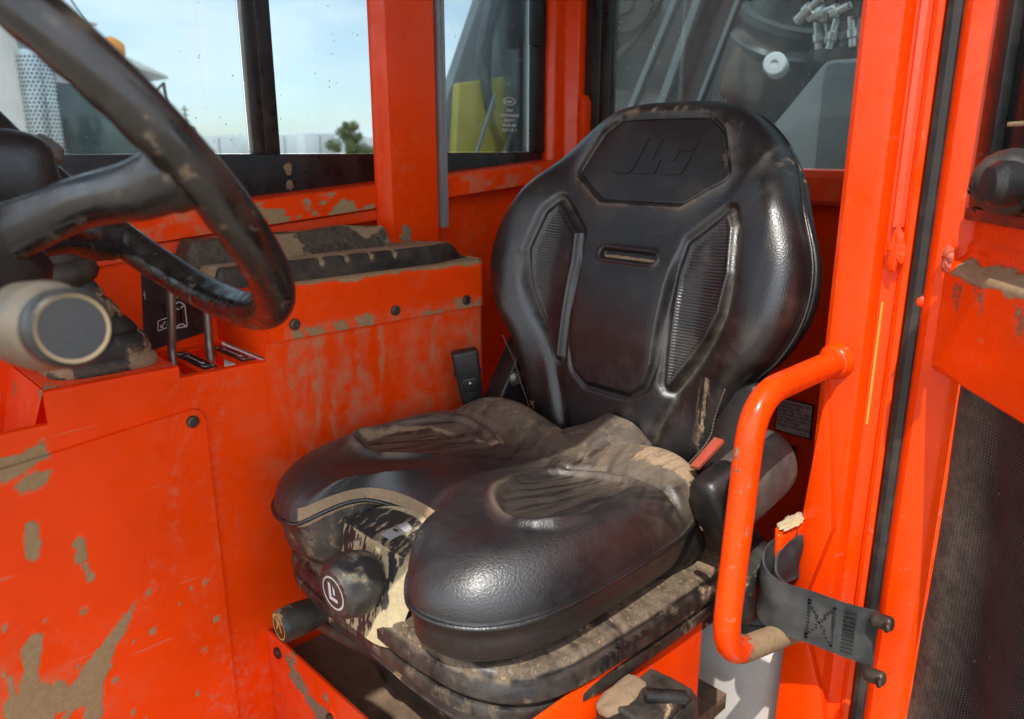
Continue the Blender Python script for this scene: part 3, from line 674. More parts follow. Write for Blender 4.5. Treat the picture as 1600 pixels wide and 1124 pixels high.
# upper plate: sloped shelf with caked mud, plain plate below
NS, NZ = 90, 90
ss = np.linspace(.043, .62, NS); zz = np.linspace(-.232, -.072, NZ)
A, B = np.meshgrid(ss, zz, indexing='ij')
fold = .018 * sstep(-.104, -.128, B) * 1.0                       # lower field stands proud of the upper strip
nn = -.022 + fold - .004 * sstep(-.10, -.09, B)
md = .80 * (1 - sstep(.006, .014, np.abs(B + .119 + .02 * (A - .06) + .014 * (fbm(A * 40, B * 40) - .5)))) * sstep(.05, .065, A)
md = np.maximum(md, .45 * sstep(.50, .70, fbm(A * 40, B * 9 + 4)) * sstep(-.20, -.15, B) * sstep(-.12, -.14, B))
V = np.array([dp(a, n, b) for a, n, b in zip(A.ravel(), nn.ravel(), B.ravel())])
mesh('door_plate', V, grid_faces(NS, NZ), M['orange_clean'], door, True, 40, {'mud': md.ravel()})
dbox('plate_hem', (.044, -.034, -.238), (.62, -.0042, -.2315), M['orange_clean'])
# window above
dbox('window_frame', (.049, -.034, -.071), (.62, -.012, -.058), M['black_frame'])
dbox('window_frame', (.0495, -.034, -.057), (.080, -.014, .60), M['black_frame'])
dbox('window_frame', (.0805, -.032, -.057), (.118, -.024, .60), M['black_frame'])
M['glass_dark'] = glass_mat('door_glass', .22, (.45, .47, .48), (1, 1, .3))
dbox('pane', (.118, -.030, -.057), (.62, -.027, .60), M['glass_dark'], 0)
# round black latch knob on the window
kc = dp(.160, .002, -.028)
kn = lathe('latch_knob', [(.010, -.020), (.018, -.018), (.027, -.011), (.0305, -.001), (.0305, .005), (.0285, .014), (.023, .024), (.014, .0315), (.006, .0345), (.0004, .035)], kc, DN * .75 - DE * .66, mat('latch_plastic', (.025, .024, .024), .5, dust=.25, bump='grain'), door, 36, 60)
ka = (DN * .75 - DE * .66).normalized(); ku = ka.cross(Vector((0, 0, 1))).normalized(); kw = ka.cross(ku)
for a in range(5):
    th = a * 2 * math.pi / 5 + .5
    p = Vector(kc) + ka * .0268 + (ku * math.cos(th) + kw * math.sin(th)) * .0262
    nd = (ka * .7 + (ku * math.cos(th) + kw * math.sin(th)) * .7).normalized()
    lathe('screw_hole', [(.0028, .0), (.0028, .0008), (.0004, .0008)], p + nd * .0002, nd, M['cavity_shade'], kn, 12)
smear('mud_ring', [tuple(Vector(kc) + ka * .0345 + (ku * math.cos(a) * .014 + kw * math.sin(a) * .010)) for a in np.linspace(.3, 2.6, 8)] + [tuple(Vector(kc) + ka * .0335 + (ku * math.cos(a) * .0165 + kw * math.sin(a) * .0135)) for a in np.linspace(2.6, .3, 8)], ka, M['mud'], kn, .0006)
lathe('knob_grip', [(.018, 0), (.020, .005), (.020, .018), (.015, .025), (.0004, .026)], Vector(kc) + DE * .034 + DN * .014, DN, M['plastic_clean'], door, 20)
dbox('latch_plate', (.11, -.012, -.0565), (.30, -.002, -.048), M['plastic'], .002)
dbox('latch_bar', (.125, -.008, .022), (.26, -.002, .026), M['mud_pale'], .001)
# mesh panel below: black open-weave cloth sagging in its frame
def cloth_mat():
    t = NT('black_mesh_cloth')
    s = t.n('ShaderNodeSeparateXYZ'); uv = t.n('ShaderNodeAttribute'); uv.attribute_name = 'weave'; 
    t.t.links.new(uv.outputs['Vector'], s.inputs[0])
    a = t.math('SINE', t.math('MULTIPLY', t.math('ADD', s.outputs[0], s.outputs[1]), 820.)); b = t.math('SINE', t.math('MULTIPLY', t.math('SUBTRACT', s.outputs[0], s.outputs[1]), 820.))
    w = t.math('MULTIPLY', a, b)
    dirt = t.ramp(t.noise(7, 7, .65, (1, 1, .6)), .45, .75)
    c = t.mix(t.ramp(w, .45, .9), (.0085, .0075, .0075), t.mix(t.ramp(t.noise(16, 5, .7), .35, .65), (.02, .018, .018), (.14, .125, .115)))
    c = t.mix(t.math('MULTIPLY', dirt, .16), c, (.24, .195, .15)); c = t.mix(t.math('MULTIPLY', t.attr('mud'), t.ramp(t.noise(60, 5, .7), .3, .7, .3, .9)), c, (.22, .175, .125))
    lint = t.ramp(t.voro(48), .09, .04)
    c = t.mix(t.math('MULTIPLY', lint, t.ramp(t.noise(11, 2), .5, .6)), c, (.5, .47, .42))
    return t.done(t.bsdf(c, .78, normal=t.bump(w, .0006, .7)))
NS, NZ = 80, 140
A, B = np.meshgrid(np.linspace(.044, .62, NS), np.linspace(-.97, -.225, NZ), indexing='ij')
nn = -.040 - .020 * sstep(.05, .12, A) + .006 * np.sin(A * 30 + B * 9) * sstep(.05, .14, A) + .008 * (fbm(A * 9, B * 5) - .5)
V = np.array([dp(a, n, b) for a, n, b in zip(A.ravel(), nn.ravel(), B.ravel())])
edge = np.clip(.75 * (1 - sstep(.055, .11 , A + .03 * (fbm(A * 9, B * 6) - .5))) * (1 - .5 * sstep(-.45, -.25, B)), 0, 1)
edge = np.maximum(edge, .75 * bump1(A, .245, .03) * bump1(B, -.36, .035))
mp_ = mesh('mesh_panel', V, grid_faces(NS, NZ), cloth_mat(), door, True, 0, {'mud': edge.ravel()})
at = mp_.data.attributes.new('weave', 'FLOAT_VECTOR', 'POINT'); at.data.foreach_set('vector', np.stack([A.ravel(), B.ravel(), 0 * A.ravel()], 1).astype(np.float32).ravel())
# weld bead and rivet on the door post
lathe('rivet', [(.0085, 0), (.008, .003), (.0055, .006), (.002, .0068), (.0003, .007)], dp(.006, .001, -.168), DN, M['orange_clean'], door, 16, 60)
smear('weld_bead', [dp(.050 + .010 * math.cos(a), -.0035, -.112 + .016 * math.sin(a)) for a in np.linspace(0, 6.28, 9)[:-1]], DN, mat('weld_pink', (.62, .10, .05), .35, coat=.3, dust=.25), door, .005)
# ================================================================== SEAT
SX, SY = -.725, .42
seat = thing('operator_seat', (SX, .65, -.775), 'black vinyl operator seat smeared with dried mud, on a plastic base', 'seat')
def pad(outline, center, rr, topf, nr, nang, skirt, nrd=10):
    """closed cushion: rings from the centre to the outline, rounded shoulder, then skirt rings (inset, drop)"""
    O = catmull(outline, nang, True); C = np.array(center); D = O - C; L = np.linalg.norm(D, axis=1, keepdims=True)
    UV, H = [], []
    for k in range(1, nr + 1):
        s = k / nr; p = C + D * s * (L - rr) / L; UV.append(p); H.append(topf(p[:, 0], p[:, 1]))
    for t in np.linspace(0, math.pi / 2, nrd)[1:]:
        p = C + D * (L - rr * (1 - math.sin(t))) / L; UV.append(p); H.append(topf(p[:, 0], p[:, 1]) - rr * (1 - math.cos(t)))
    base = H[-1]
    for ins, dr in skirt:
        p = C + D * (L - ins) / L; UV.append(p); H.append(base - dr if not callable(dr) else dr(p[:, 0], p[:, 1]))
    UV = np.concatenate(UV); H = np.concatenate(H)
    c0 = np.array([C]); UV = np.vstack([c0, UV]); H = np.r_[topf(c0[:, 0], c0[:, 1]), H]
    n = nang; rings = (len(UV) - 1) // n; F = [(0, 1 + k, 1 + (k + 1) % n) for k in range(n)]
    i, k = np.meshgrid(np.arange(rings - 1), np.arange(n), indexing='ij'); a = 1 + i * n
    F += np.stack([(a + k).ravel(), (a + (k + 1) % n).ravel(), (a + n + (k + 1) % n).ravel(), (a + n + k).ravel()], 1).tolist()
    F.append(tuple(1 + (rings - 1) * n + q for q in range(n))[::-1])
    return UV, H, F
def mirror(half): return half + [(-u, v) for u, v in half[::-1] if abs(u) > 1e-6]

# ---------------- backrest
BS, B0 = 1.055, np.array([-.7227, .897, -.443])
def gback(v): return .14 * v + .7 * np.maximum(0, v - .18) ** 2
def bmap(u, v, h):
    """u across, v up, h towards the sitter"""
    s = .14 + 1.4 * np.maximum(0, v - .18); n = 1 / np.sqrt(1 + s * s)
    return np.stack([B0[0] + BS * u, B0[1] + BS * (gback(v) - h * n), B0[2] + BS * (v + h * s * n)], -1)
back_out = mirror([(0, .498), (.06, .497), (.115, .488), (.162, .458), (.202, .408), (.240, .345), (.266, .285), (.268, .225), (.246, .170), (.210, .125), (.195, .07), (.176, .015), (.12, -.02), (0, -.03)])
head = [(-.078, .468), (.078, .468), (.108, .448), (.136, .392), (.130, .380), (.072, .344), (-.072, .344), (-.130, .380), (-.136, .392), (-.108, .448)]
leaf = [(.150, .342), (.165, .322), (.178, .265), (.172, .215), (.150, .170), (.106, .100), (.099, .108), (.094, .256), (.100, .298)]
cpan = [(-.082, .325), (-.076, .13), (-.066, .098), (-.04, .080), (.04, .080), (.066, .098), (.076, .13), (.082, .325)]
def back_relief(u, v):
    a = np.abs(u)
    h = .034 * sstep(.13, .225, a) * sstep(.02, .14, v) * (1 - .85 * sstep(.34, .45, v))       # side bolsters
    h += .010 * bump1(v, .17, .10) * (1 - sstep(.06, .14, a))                                  # lumbar
    h += .008 * sstep(.34, .46, v) * (1 - sstep(.08, .2, a))
    h -= .030 * (a / .27) ** 2 * sstep(.32, .48, v)
    # head panel: recessed with a soft lip round it
    s = sd_round(u, v, head, .012); h += .0055 * np.exp(-np.maximum(s, 0) / .012) * (s > 0) - .0035 * sstep(.002, -.004, s) + .0055 * (s <= 0) * np.exp(s / .0018)
    h -= .0032 * bump1(s, -.0035, .0022)
    # side leaves and their channels
    s = sd_round(a, v, leaf, .0035); h += .0045 * sstep(.0015, -.0045, s) - .0065 * bump1(s, .0065, .0055) * (1 - sstep(.01, .03, s))
    h -= .0045 * sstep(-.004, -.012, s) * .5
    # channel running down from the leaf to the bottom of the pad
    d = d_line(a, v, [(.188, .25), (.170, .19), (.125, .115), (.098, .05), (.085, .01)]); h -= .0085 * bump1(d, 0, .010) * (1 - sstep(.2, .3, v))
    # centre panel
    s = sd_round(u, v, cpan, .012); fade = 1 - sstep(.235, .30, v)
    h += (.0045 * sstep(.003, -.004, s) - .0035 * bump1(s, .006, .004)) * fade
    # slot
    d = d_line(u, v, [(-.040, .273), (.046, .273)]); h -= .009 * (1 - sstep(.0045, .0075, d)) - .002 * bump1(d, .010, .003)
    return h
NA = 860
UV, Hh, F = pad(back_out, (0, .25), .034, back_relief, 215, NA, [(.0, .006), (-.0025, .010), (-.0035, .0135), (-.0025, .017), (.001, .020), (.003, .032), (.012, .045)], 14)
u, v = UV[:, 0], UV[:, 1]; V = bmap(u, v, Hh)
s_leaf = sd_round(np.abs(u), v, leaf, .0035); s_head = sd_round(u, v, head, .012)
rib = sstep(-.004, -.008, s_leaf)
d_slot = d_line(u, v, [(-.040, .273), (.046, .273)])
mud = .75 * (1 - sstep(.004, .0065, d_slot)) * sstep(.276, .270, v)
n1 = fbm(u * 110, v * 45, 1.); n2 = fbm(u * 30, v * 30, 5.)
mud = np.maximum(mud, .62 * sstep(.50, .64, n1) * bump1(s_head, .006, .008) * sstep(.42, .455, v) * sstep(-.12, -.09, u))
mud = np.maximum(mud, .60 * sstep(.52, .66, n1) * bump1(u, -.075, .035) * bump1(v, .478, .014))
mud = np.maximum(mud, .60 * sstep(.55, .68, n1) * bump1(u, .118, .012) * bump1(v, .43, .035))
mud = np.maximum(mud, .55 * sstep(.54, .66, n1) * bump1(u, .20, .018) * bump1(v, .425, .03))
mud = np.maximum(mud, .55 * sstep(.57, .62, fbm(u * 150, v * 18)) * bump1(u, .165, .016) * (v < .13))
mud = np.maximum(mud, .6 * (np.hypot(u + .155, v - .018) < .008))
film = .30 * bump1(s_head, .006, .008) * sstep(.30, .44, v) + .75 * bump1(s_head, .002, .003) * sstep(.25, .55, n2) + .10 * sstep(.45, .7, n2)
film += .22 * bump1(s_leaf, .006, .005) + .16 * bump1(d_line(np.abs(u), v, [(.188, .25), (.170, .19), (.125, .115), (.098, .05), (.085, .01)]), 0, .010)
back = mesh('backrest', V, F, M['leather'], seat, True, 0, {'mud': mud, 'film': film, 'rib': rib, 'ribv': v})
def bsurf(u, v, dh=0.):
    u, v = np.atleast_1d(np.array(u, float)), np.atleast_1d(np.array(v, float)); return bmap(u, v, back_relief(u, v) + dh)
# raised logo letters on the head panel
def letter(name, poly):
    sub = []
    P = np.array(poly, float)
    bm = bmesh.new(); f = bm.faces.new([bm.verts.new((x, y, 0)) for x, y in P])
    r = bmesh.ops.inset_individual(bm, faces=[f], thickness=.0011)
    flat = set(v for v in f.verts)
    hz = {v: (.0019 if v in flat else -.0008) for v in bm.verts}
    vs = list(bm.verts); cu = np.array([v.co.x for v in vs]); cv = np.array([v.co.y for v in vs]); hh = np.array([hz[v] for v in vs])
    W = bmap(cu, cv, back_relief(cu, cv) + hh)
    for v, w in zip(vs, W): v.co = w
    bmesh.ops.triangulate(bm, faces=list(bm.faces))
    return bmobj(name, bm, M['leather'], back, False)
for poly in ([(-.034, .435), (-.013, .435), (-.028, .395), (-.032, .390), (-.038, .388), (-.067, .388), (-.063, .406), (-.047, .406)],
             [(-.009, .435), (.011, .435), (.003, .406), (.017, .406), (.012, .390), (.009, .388), (-.025, .388), (-.024, .394)],
             [(.036, .434), (.073, .434), (.067, .4185), (.044, .4185), (.039, .404), (.0465, .404), (.0475, .413), (.066, .413), (.059, .393), (.056, .388), (.027, .387), (.020, .389), (.016, .394), (.024, .421), (.028, .430)]): letter('logo_letter', poly)
lathe('logo_dot', [(.0016, 0), (.0014, .0006), (.0003, .0006)], bsurf(.066, .3885, .0)[0], (0, -1, .3), M['leather'], back, 10)
# sewn seam low on each side of the pad
sb = bmesh.new()
for sg in (1, -1):
    L_ = catmull([(sg * .205, .125), (sg * .188, .085), (sg * .178, .05), (sg * .150, .005)], 26)
    for q in range(25):
        a_, b_ = bsurf(*L_[q], .0004)[0], bsurf(*(L_[q] * .35 + L_[q + 1] * .65), .0004)[0]; d_ = b_ - a_; w_ = np.array([d_[2], 0, -d_[0]]) / (np.linalg.norm(d_) + 1e-9) * .0009; o_ = np.array([0, -.0010, 0])
        vs_ = [sb.verts.new(p_) for p_ in (a_ - w_, b_ - w_, b_ + w_, a_ + w_, a_ - w_ + o_, b_ - w_ + o_, b_ + w_ + o_, a_ + w_ + o_)]
        for f_ in ((4, 5, 6, 7), (0, 1, 5, 4), (1, 2, 6, 5), (2, 3, 7, 6), (3, 0, 4, 7)): sb.faces.new([vs_[k_] for k_ in f_])
setp(bmobj('stitching', sb, mat('dusty_thread', (.16, .125, .09), .9), back, False), kind='stuff')
# back shell behind the pad
shell_out = [(u * 1.005, .004 + v * .995) for u, v in back_out]
def shell_top(u, v): return -.062 + .030 * sstep(.13, .225, np.abs(u)) * sstep(.02, .14, v) * (1 - .85 * sstep(.34, .45, v)) - .030 * (np.abs(u) / .27) ** 2 * sstep(.32, .48, v)
UV, Hh, F = pad(shell_out, (0, .25), .004, shell_top, 30, 260, [(-.001, .004), (.0, .010), (.012, .035), (.05, .055), (.12, .06)], 4)
V = bmap(UV[:, 0], UV[:, 1], Hh)
mesh('back_shell', V, F, M['plastic'], seat, True, 40, {'mud': .66 * sstep(.45, .6, fbm(UV[:, 0] * 60, UV[:, 1] * 14)) * bump1(Hh, -.068, .006) * (UV[:, 0] > 0)})
# piping seam tube round the back edge
ring = catmull(back_out, 220, True); ru, rv = ring[:, 0], ring[:, 1]
rh = back_relief(ru * .97, .25 + (rv - .25) * .97) - .034 - .0135
pts = bmap(ru * 1.012, .25 + (rv - .25) * 1.012, rh)
tv, tf = tube_data([tuple(p) for p in np.vstack([pts, pts[:1]])], .0022, 8, False); mesh('piping', tv, tf, M['leather'], back, True, 0)

# ---------------- cushion
def cwarp(u, v): return u, v
cush_out = mirror([(0, .114), (.044, .109), (.072, .088), (.086, .054), (.102, .022), (.134, .003), (.174, .006), (.212, .030), (.238, .078), (.249, .15), (.249, .28), (.243, .355), (.222, .42), (.17, .462), (.09, .458), (0, .45)])
cleaf0 = [(.062, .31), (.062, .230), (.084, .176), (.125, .146), (.170, .138), (.192, .168), (.196, .24), (.168, .335)]
cleaf = [tuple(q) for q in catmull(cleaf0, 36, True)]
def cush_top(u, v):
    a = np.abs(u)
    h = .000 + .012 * sstep(.12, .21, a) * (1 - .95 * sstep(.28, .37, v)) - .012 * sstep(.20, .36, v) * (1 - sstep(.05, .17, a))            # thigh bolsters
    h += .006 * bump1(v, .06, .08) * sstep(.03, .12, a)
    h += .016 * bump1(v, .415, .040) * sstep(.03, .12, a)   # hip lobes
    h += .004 * sstep(.34, .44, v) * (1 - sstep(.06, .12, a))
    s = sd_poly(a, v, cleaf)
    h -= .008 * sstep(.004, -.008, s); h += .0095 * bump1(s, .007, .0075) * sstep(.215, .15, v)
    h += .008 * (1 - sstep(.05, .13, a)) * sstep(.30, .18, v)
    d = d_line(a, v, [(.06, .33), (.11, .350), (.17, .352), (.26, .340)]); h -= .010 * bump1(d, 0, .007)
    w = fbm(u * 10 + 4, v * 42, 2.); h += .0045 * (w - .5) * sstep(.28, .36, v) * (1 - sstep(.42, .46, v))
    return h
ZC = -.415
def edge_lvl(u, v): return -.048 + .030 * sstep(.125, .07, np.abs(u)) * sstep(.2, .05, v) + .012 * sstep(.33, .42, v)
def cushion_mesh(nr=150, nrd=70, nang=820, rw=.054, p=2.25):
    O = catmull(cush_out, nang, True); C = np.array([0, .26]); D = O - C; L = np.linalg.norm(D, axis=1, keepdims=True)
    UV, H = [np.array([C])], [cush_top(np.array([0.]), np.array([.26]))]
    el = edge_lvl(O[:, 0], O[:, 1]); nz = sstep(.13, .075, np.abs(O[:, :1])) * sstep(.16, .05, O[:, 1:2]); fr = sstep(.20, .04, O[:, 1:2]) * (1 - nz); rw = rw * (1 - .62 * nz) + .034 * fr
    for k in range(1, nr + 1):
        q = C + D * (k / nr) * (L - rw) / L; UV.append(q); H.append(cush_top(q[:, 0], q[:, 1]))
    for k in range(1, nrd + 1):
        s = math.sin(k / nrd * math.pi / 2); q = C + D * (L - rw * (1 - s)) / L; t = cush_top(q[:, 0], q[:, 1])
        pp_ = (p - .3 * fr).ravel(); drop = 1 - np.maximum(0, 1 - s ** pp_) ** (1 / pp_); UV.append(q); H.append(t + (el - t) * drop)
    for ins, dr in ((-.0015, .003), (-.0030, .006), (-.0015, .0095), (.004, .012), (.007, .028), (.012, .052), (.030, .068), (.06, .076)):
        q = C + D * (L - ins) / L; UV.append(q); H.append(el - dr)
    F = [(0, 1 + k, 1 + (k + 1) % nang) for k in range(nang)]; rings = len(UV) - 1
    i, k = np.meshgrid(np.arange(rings - 1), np.arange(nang), indexing='ij'); a = 1 + i * nang
    F += np.stack([(a + k).ravel(), (a + (k + 1) % nang).ravel(), (a + nang + (k + 1) % nang).ravel(), (a + nang + k).ravel()], 1).tolist()
    ridx = np.r_[-1, np.repeat(np.arange(rings), nang)]
    return np.vstack(UV), np.concatenate(H), F, ridx, nr + nrd, O, el
UV, Hs, F, ridx, REDGE, OUTL, ELV = cushion_mesh()
u, v = UV[:, 0], UV[:, 1]
V = np.stack([SX + u, SY + v, ZC + Hs], 1)
n1 = fbm(u * 16 + 9, v * 46, 3.); n2 = fbm(u * 30, v * 30, 8.); n3 = fbm(u * 55, v * 150, 2.); a = np.abs(u)
top = (ridx < REDGE)
notch = [(-.112, .014), (-.090, .045), (-.080, .075), (-.048, .107), (0, .114), (.048, .107), (.080, .075), (.090, .045), (.105, .018)]
dn = d_line(u, v, notch); crease = d_line(np.abs(u), v, [(.06, .33), (.11, .350), (.17, .352), (.26, .340)])
stm = sstep(.33, .39, v) * .8
wu = u + .02 * (fbm(u * 9, v * 9, 1.) - .5)
st1 = fbm(wu * 90 + v * 40, v * 16, 3.); st2 = fbm(wu * 190 - v * 50, v * 20, 7.); st1 = st1 * (1 - stm) + stm * (.42 + .22 * fbm(u * 25, v * 25, 11.))
mud = .46 * sstep(.40, .62, st1 + .16 * sstep(.34, .43, v) - .06) * sstep(.25, .37, v) * top          # back third, brushed
mud = np.maximum(mud, .78 * sstep(.36, .5, n2) * (u > .13) * sstep(.365, .39, v) * (1 - .25 * sstep(.45, .6, st2)))
mud = np.maximum(mud, .36 * sstep(.42, .62, st1) * sstep(-.11, -.17, u) * sstep(.0, .1, v) * top)
cl_ = d_line(-u, v, [(.07, .32), (.12, .30), (.175, .27), (.192, .22), (.19, .16)])
mud = np.maximum(mud, .72 * bump1(cl_, 0, .010) * (u < 0) * sstep(.3, .55, n2 + .08))
mud = np.maximum(mud, .85 * bump1(dn, .003, .007) * sstep(.28, .45, n2 + .15) * (ridx > REDGE - 17) * (1 - .75 * sstep(.06, .09, u)) * np.where(ridx > REDGE + 2, .25 + .40 * n3, 1.))
mud = np.maximum(mud, .62 * (sd_poly(u, v, [(-.249, .03), (-.232, .0), (-.215, .0), (-.218, .03), (-.236, .05)]) < .004 * n2) * (Hs < -.02))
mud = np.maximum(mud, .50 * sstep(.50, .66, n3) * (ridx > REDGE + 3) * (1 - .6 * (u > .05)))
mud = np.maximum(mud, .66 * bump1(crease, 0, .006) * sstep(.38, .55, n2))
film = .95 * sstep(.20, .38, v) * (.45 * sstep(.33, .40, v) + .6 * sstep(.25, .55, st1)) + .5 * sstep(-.08, -.2, u) * sstep(.3, .6, st2) + .25 * sstep(.1, .25, v) * sstep(.4, .65, st2) + .15 * (ridx > REDGE)
film += .55 * bump1(sd_poly(np.abs(u), v, cleaf), .008, .007) * sstep(.34, .22, v) * sstep(.35, .6, n2)
film = film * (1 - .92 * sstep(-.02, .06, u) * (1 - sstep(.24, .35, v))) * (1 - .8 * bump1(u, -.15, .07) * bump1(v, .05, .06))
film += .75 * bump1(sd_poly(np.abs(u), v, cleaf), .006, .006) * sstep(.30, .17, v) * sstep(.30, .55, n2) * sstep(.2, .12, np.abs(u))
film += .22 * (sd_poly(np.abs(u), v, cleaf) < 0) * sstep(.3, .6, st2)
cush = mesh('seat_cushion', V, F, M['leather_dirty'], seat, True, 0, {'mud': mud, 'film': np.minimum(film, 1) * .70})
ol, le = catmull(np.c_[OUTL, ELV][::3], 300, True), None
D_ = ol[:, :2] - np.array([0, .26]); D_ /= np.linalg.norm(D_, axis=1, keepdims=True)
pp = np.c_[SX + ol[:, 0] + D_[:, 0] * .0022, SY + ol[:, 1] + D_[:, 1] * .0022, ZC + ol[:, 2] - .005]
tv, tf = tube_data([tuple(q) for q in np.vstack([pp, pp[:1]])], .0030, 8, False)
mesh('piping', tv, tf, M['leather'], cush, True, 0)
# rear flap between the cushion and the backrest
NS, NT_ = 44, 24; V = []
for i, s in enumerate(np.linspace(-1, 1, NS)):
    for t in np.linspace(0, 1, NT_):
        w = .088 * math.sqrt(max(0, 1 - .6 * t * t)); uu = s * w + .035
        vv = .385 + .085 * t + .015 * s * s; hh = -.020 + .044 * t ** .8 * (1 - .75 * s * s) - .010 * (t < .02)
        V.append((SX + uu, SY + vv, ZC + hh + .0015 * math.sin(s * 7 + t * 4)))
V = np.array(V); mesh('rear_flap', V, grid_faces(NS, NT_), M['leather_dirty'], seat, True, 0, {'mud': .42 * sstep(.45, .6, fbm(V[:, 0] * 60, V[:, 1] * 90, 3)), 'film': .45 + 0 * V[:, 0]})

# ---------------- base pan with its stepped rim
pan_out = mirror([(0, .030), (.10, .028), (.18, .038), (.226, .070), (.248, .13), (.256, .25), (.258, .42), (.255, .52), (.23, .56), (.12, .57), (0, .57)])
ZP = -.532
def pan_top(u, v): return .002 * (fbm(u * 30, v * 30) - .5) - .006 * sstep(.20, .25, np.abs(u))
UV, Hh, F = pad(pan_out, (0, .30), .010, pan_top, 50, 420, [(-.006, .003), (-.009, .009), (-.010, .020), (-.007, .024), (.000, .026), (.001, .029), (-.006, .032), (-.008, .036), (-.008, .046), (-.003, .051), (.014, .056), (.05, .060), (.12, .066)], 6)
V = np.stack([SX + UV[:, 0], SY + UV[:, 1], ZP + Hh], 1)
n = fbm(UV[:, 0] * 70, UV[:, 1] * 30, Hh * 90); n2 = fbm(UV[:, 0] * 22, UV[:, 1] * 60, 3)
mud = np.where(Hh > -.012, .44 * sstep(.30, .52, n2 + .22 * sstep(.2, .4, UV[:, 1])), .40 * sstep(.52, .64, n) + .25 * sstep(.26, .5, UV[:, 1]) * (UV[:, 0] > 0) * sstep(.42, .55, n))
pan = mesh('base_pan', V, F, M['plastic'], seat, True, 30, {'mud': mud, 'film': np.where(Hh > -.012, .9, .13) * sstep(.25, .55, n2 + .1)})
# raised maker's name along the near side of the pan
text_mesh('maker_name', 'milsco', .036, frame((SX + .2605, SY + .165, ZP - .0345), (0.02, 1, 0.0), (0, 0, 1)), M['plastic'], pan, .0022, .95, bold=.0004)
# lower ring of the pan
low_out = [(u * .97, .015 + v * .98) for u, v in pan_out]
UV, Hh, F = pad(low_out, (0, .30), .006, lambda u, v: 0 * u, 6, 240, [(-.004, .005), (-.006, .014), (-.002, .020), (.006, .022), (.02, .026), (.08, .10), (.09, .16)], 5)
V = np.stack([SX + UV[:, 0], SY + UV[:, 1], -.600 + Hh], 1)
mesh('suspension_skirt', V, F, M['plastic_muddy'], seat, True, 30)
# front cover in the notch of the cushion
NU, NV = 70, 90; V = []; A, B = np.meshgrid(np.linspace(-1, 1, NU), np.linspace(0, 1, NV), indexing='ij')
bx_, by_, bz_ = [], [], []
for s, t in zip(A.ravel(), B.ravel()):
    if t < .5:
        q = t / .5; w = .066 + .024 * q; y = .114 - .066 * q; z = -.445 - .010 * q - .004 * q ** 4
        y -= .0; zz = z - .012 * abs(s) ** 6; yy = y - .010 * (1 - q) * s * s * 3
    else:
        q = (t - .5) / .5; w = .090 - .030 * q; yy = .048 - .050 * q + .018 * q * q; zz = -.459 - .112 * q
        yy += .014 * abs(s) ** 4
    V.append((SX + s * w, SY + yy, zz))
V = np.array(V); n = fbm(V[:, 0] * 170, V[:, 2] * 60, V[:, 1] * 60)
front = (B.ravel() > .5)
mud = np.where(front, .82 * sstep(.40, .52, n) , .5 * sstep(.5, .6, n)); mud = np.maximum(mud, .95 * sstep(.60, .72, A.ravel()) * sstep(.25, .36, n + .1)); mud = np.maximum(mud, .9 * sstep(.86, .95, np.abs(A.ravel())) * (B.ravel() < .5)); mud = np.maximum(mud, .9 * sstep(.10, .03, B.ravel()))
M['plastic_pale_mud'] = mat('black_plastic_pale_mud', (.022, .021, .022), .4, dust=.12, bump='grain', soft=.2, mud_a=(.30, .23, .125), mud_b=(.50, .41, .25), dustcol=(.3, .25, .17))
cover = mesh('front_cover', V, grid_faces(NU, NV), M['plastic_pale_mud'], seat, True, 50, {'mud': mud})
for (s0, y0) in ((.010, .066), (.012, .088)):
    st = prism('sticker', [(SX + s0 + dx, SY + y0 + dy, -.4470 - (.114 - y0 - dy) * .115) for dx, dy in ((-.009, -.010), (.011, -.010), (.011, .010), (-.009, .010))], (0, 0, .0012), M['grey_ink'], cover, 0)
    prism('icon', [(SX + s0 + dx, SY + y0 + dy, -.4452 - (.114 - y0 - dy) * .115) for dx, dy in ((-.005, .004), (.004, .004), (.004, .0070), (-.005, .0070))], (0, 0, .0006), M['ink'], st, 0)
# weight knob with its round emblem
kd = Vector((.04, -.99, -.05)).normalized(); kp = Vector((SX + .010, SY + .014, -.495))
def fac(a, h): return math.cos(math.pi / 8) / math.cos((a % (math.pi / 4)) - math.pi / 8) * 1.03 if .003 < h < .027 else 1
knob = lathe('adjuster_knob', [(.030, -.02), (.036, -.006), (.0385, .002), (.0385, .008), (.0375, .022), (.0350, .028), (.0300, .0315), (.0285, .034), (.0270, .0340), (.0004, .0335)], kp, kd, M['plastic_pale_mud'], seat, 64, 32, fac)
kv = np.zeros(len(knob.data.vertices) * 3); knob.data.vertices.foreach_get('co', kv); kv = kv.reshape(-1, 3)
at = knob.data.attributes.new('mud', 'FLOAT', 'POINT'); at.data.foreach_set('value', (.42 * sstep(.52, .66, fbm(kv[:, 0] * 70, kv[:, 1] * 70, kv[:, 2] * 70)) * (kv[:, 2] > kv[:, 2].min() + .03)).astype(np.float32))
fc = kp + kd * .0345; ax_u = kd.cross(Vector((0, 0, 1))).normalized(); ax_w = ax_u.cross(kd)
if ax_w.z < 0: ax_w = -ax_w
V = []
for q in range(40):
    a = 2 * math.pi * q / 40
    for rr in (.0215, .0190): V.append(tuple(fc + (ax_u * math.cos(a) + ax_w * math.sin(a)) * rr))
mesh('emblem', V, [(2 * q, 2 * q + 1, (2 * q + 3) % 80, (2 * q + 2) % 80) for q in range(40)], M['grey_ink'], knob, False)
rightw = Vector((1, 0, 0)); rightw = (rightw - kd * rightw.dot(kd)).normalized()
E_ = lambda x, y: tuple(fc + rightw * x + ax_w * y)
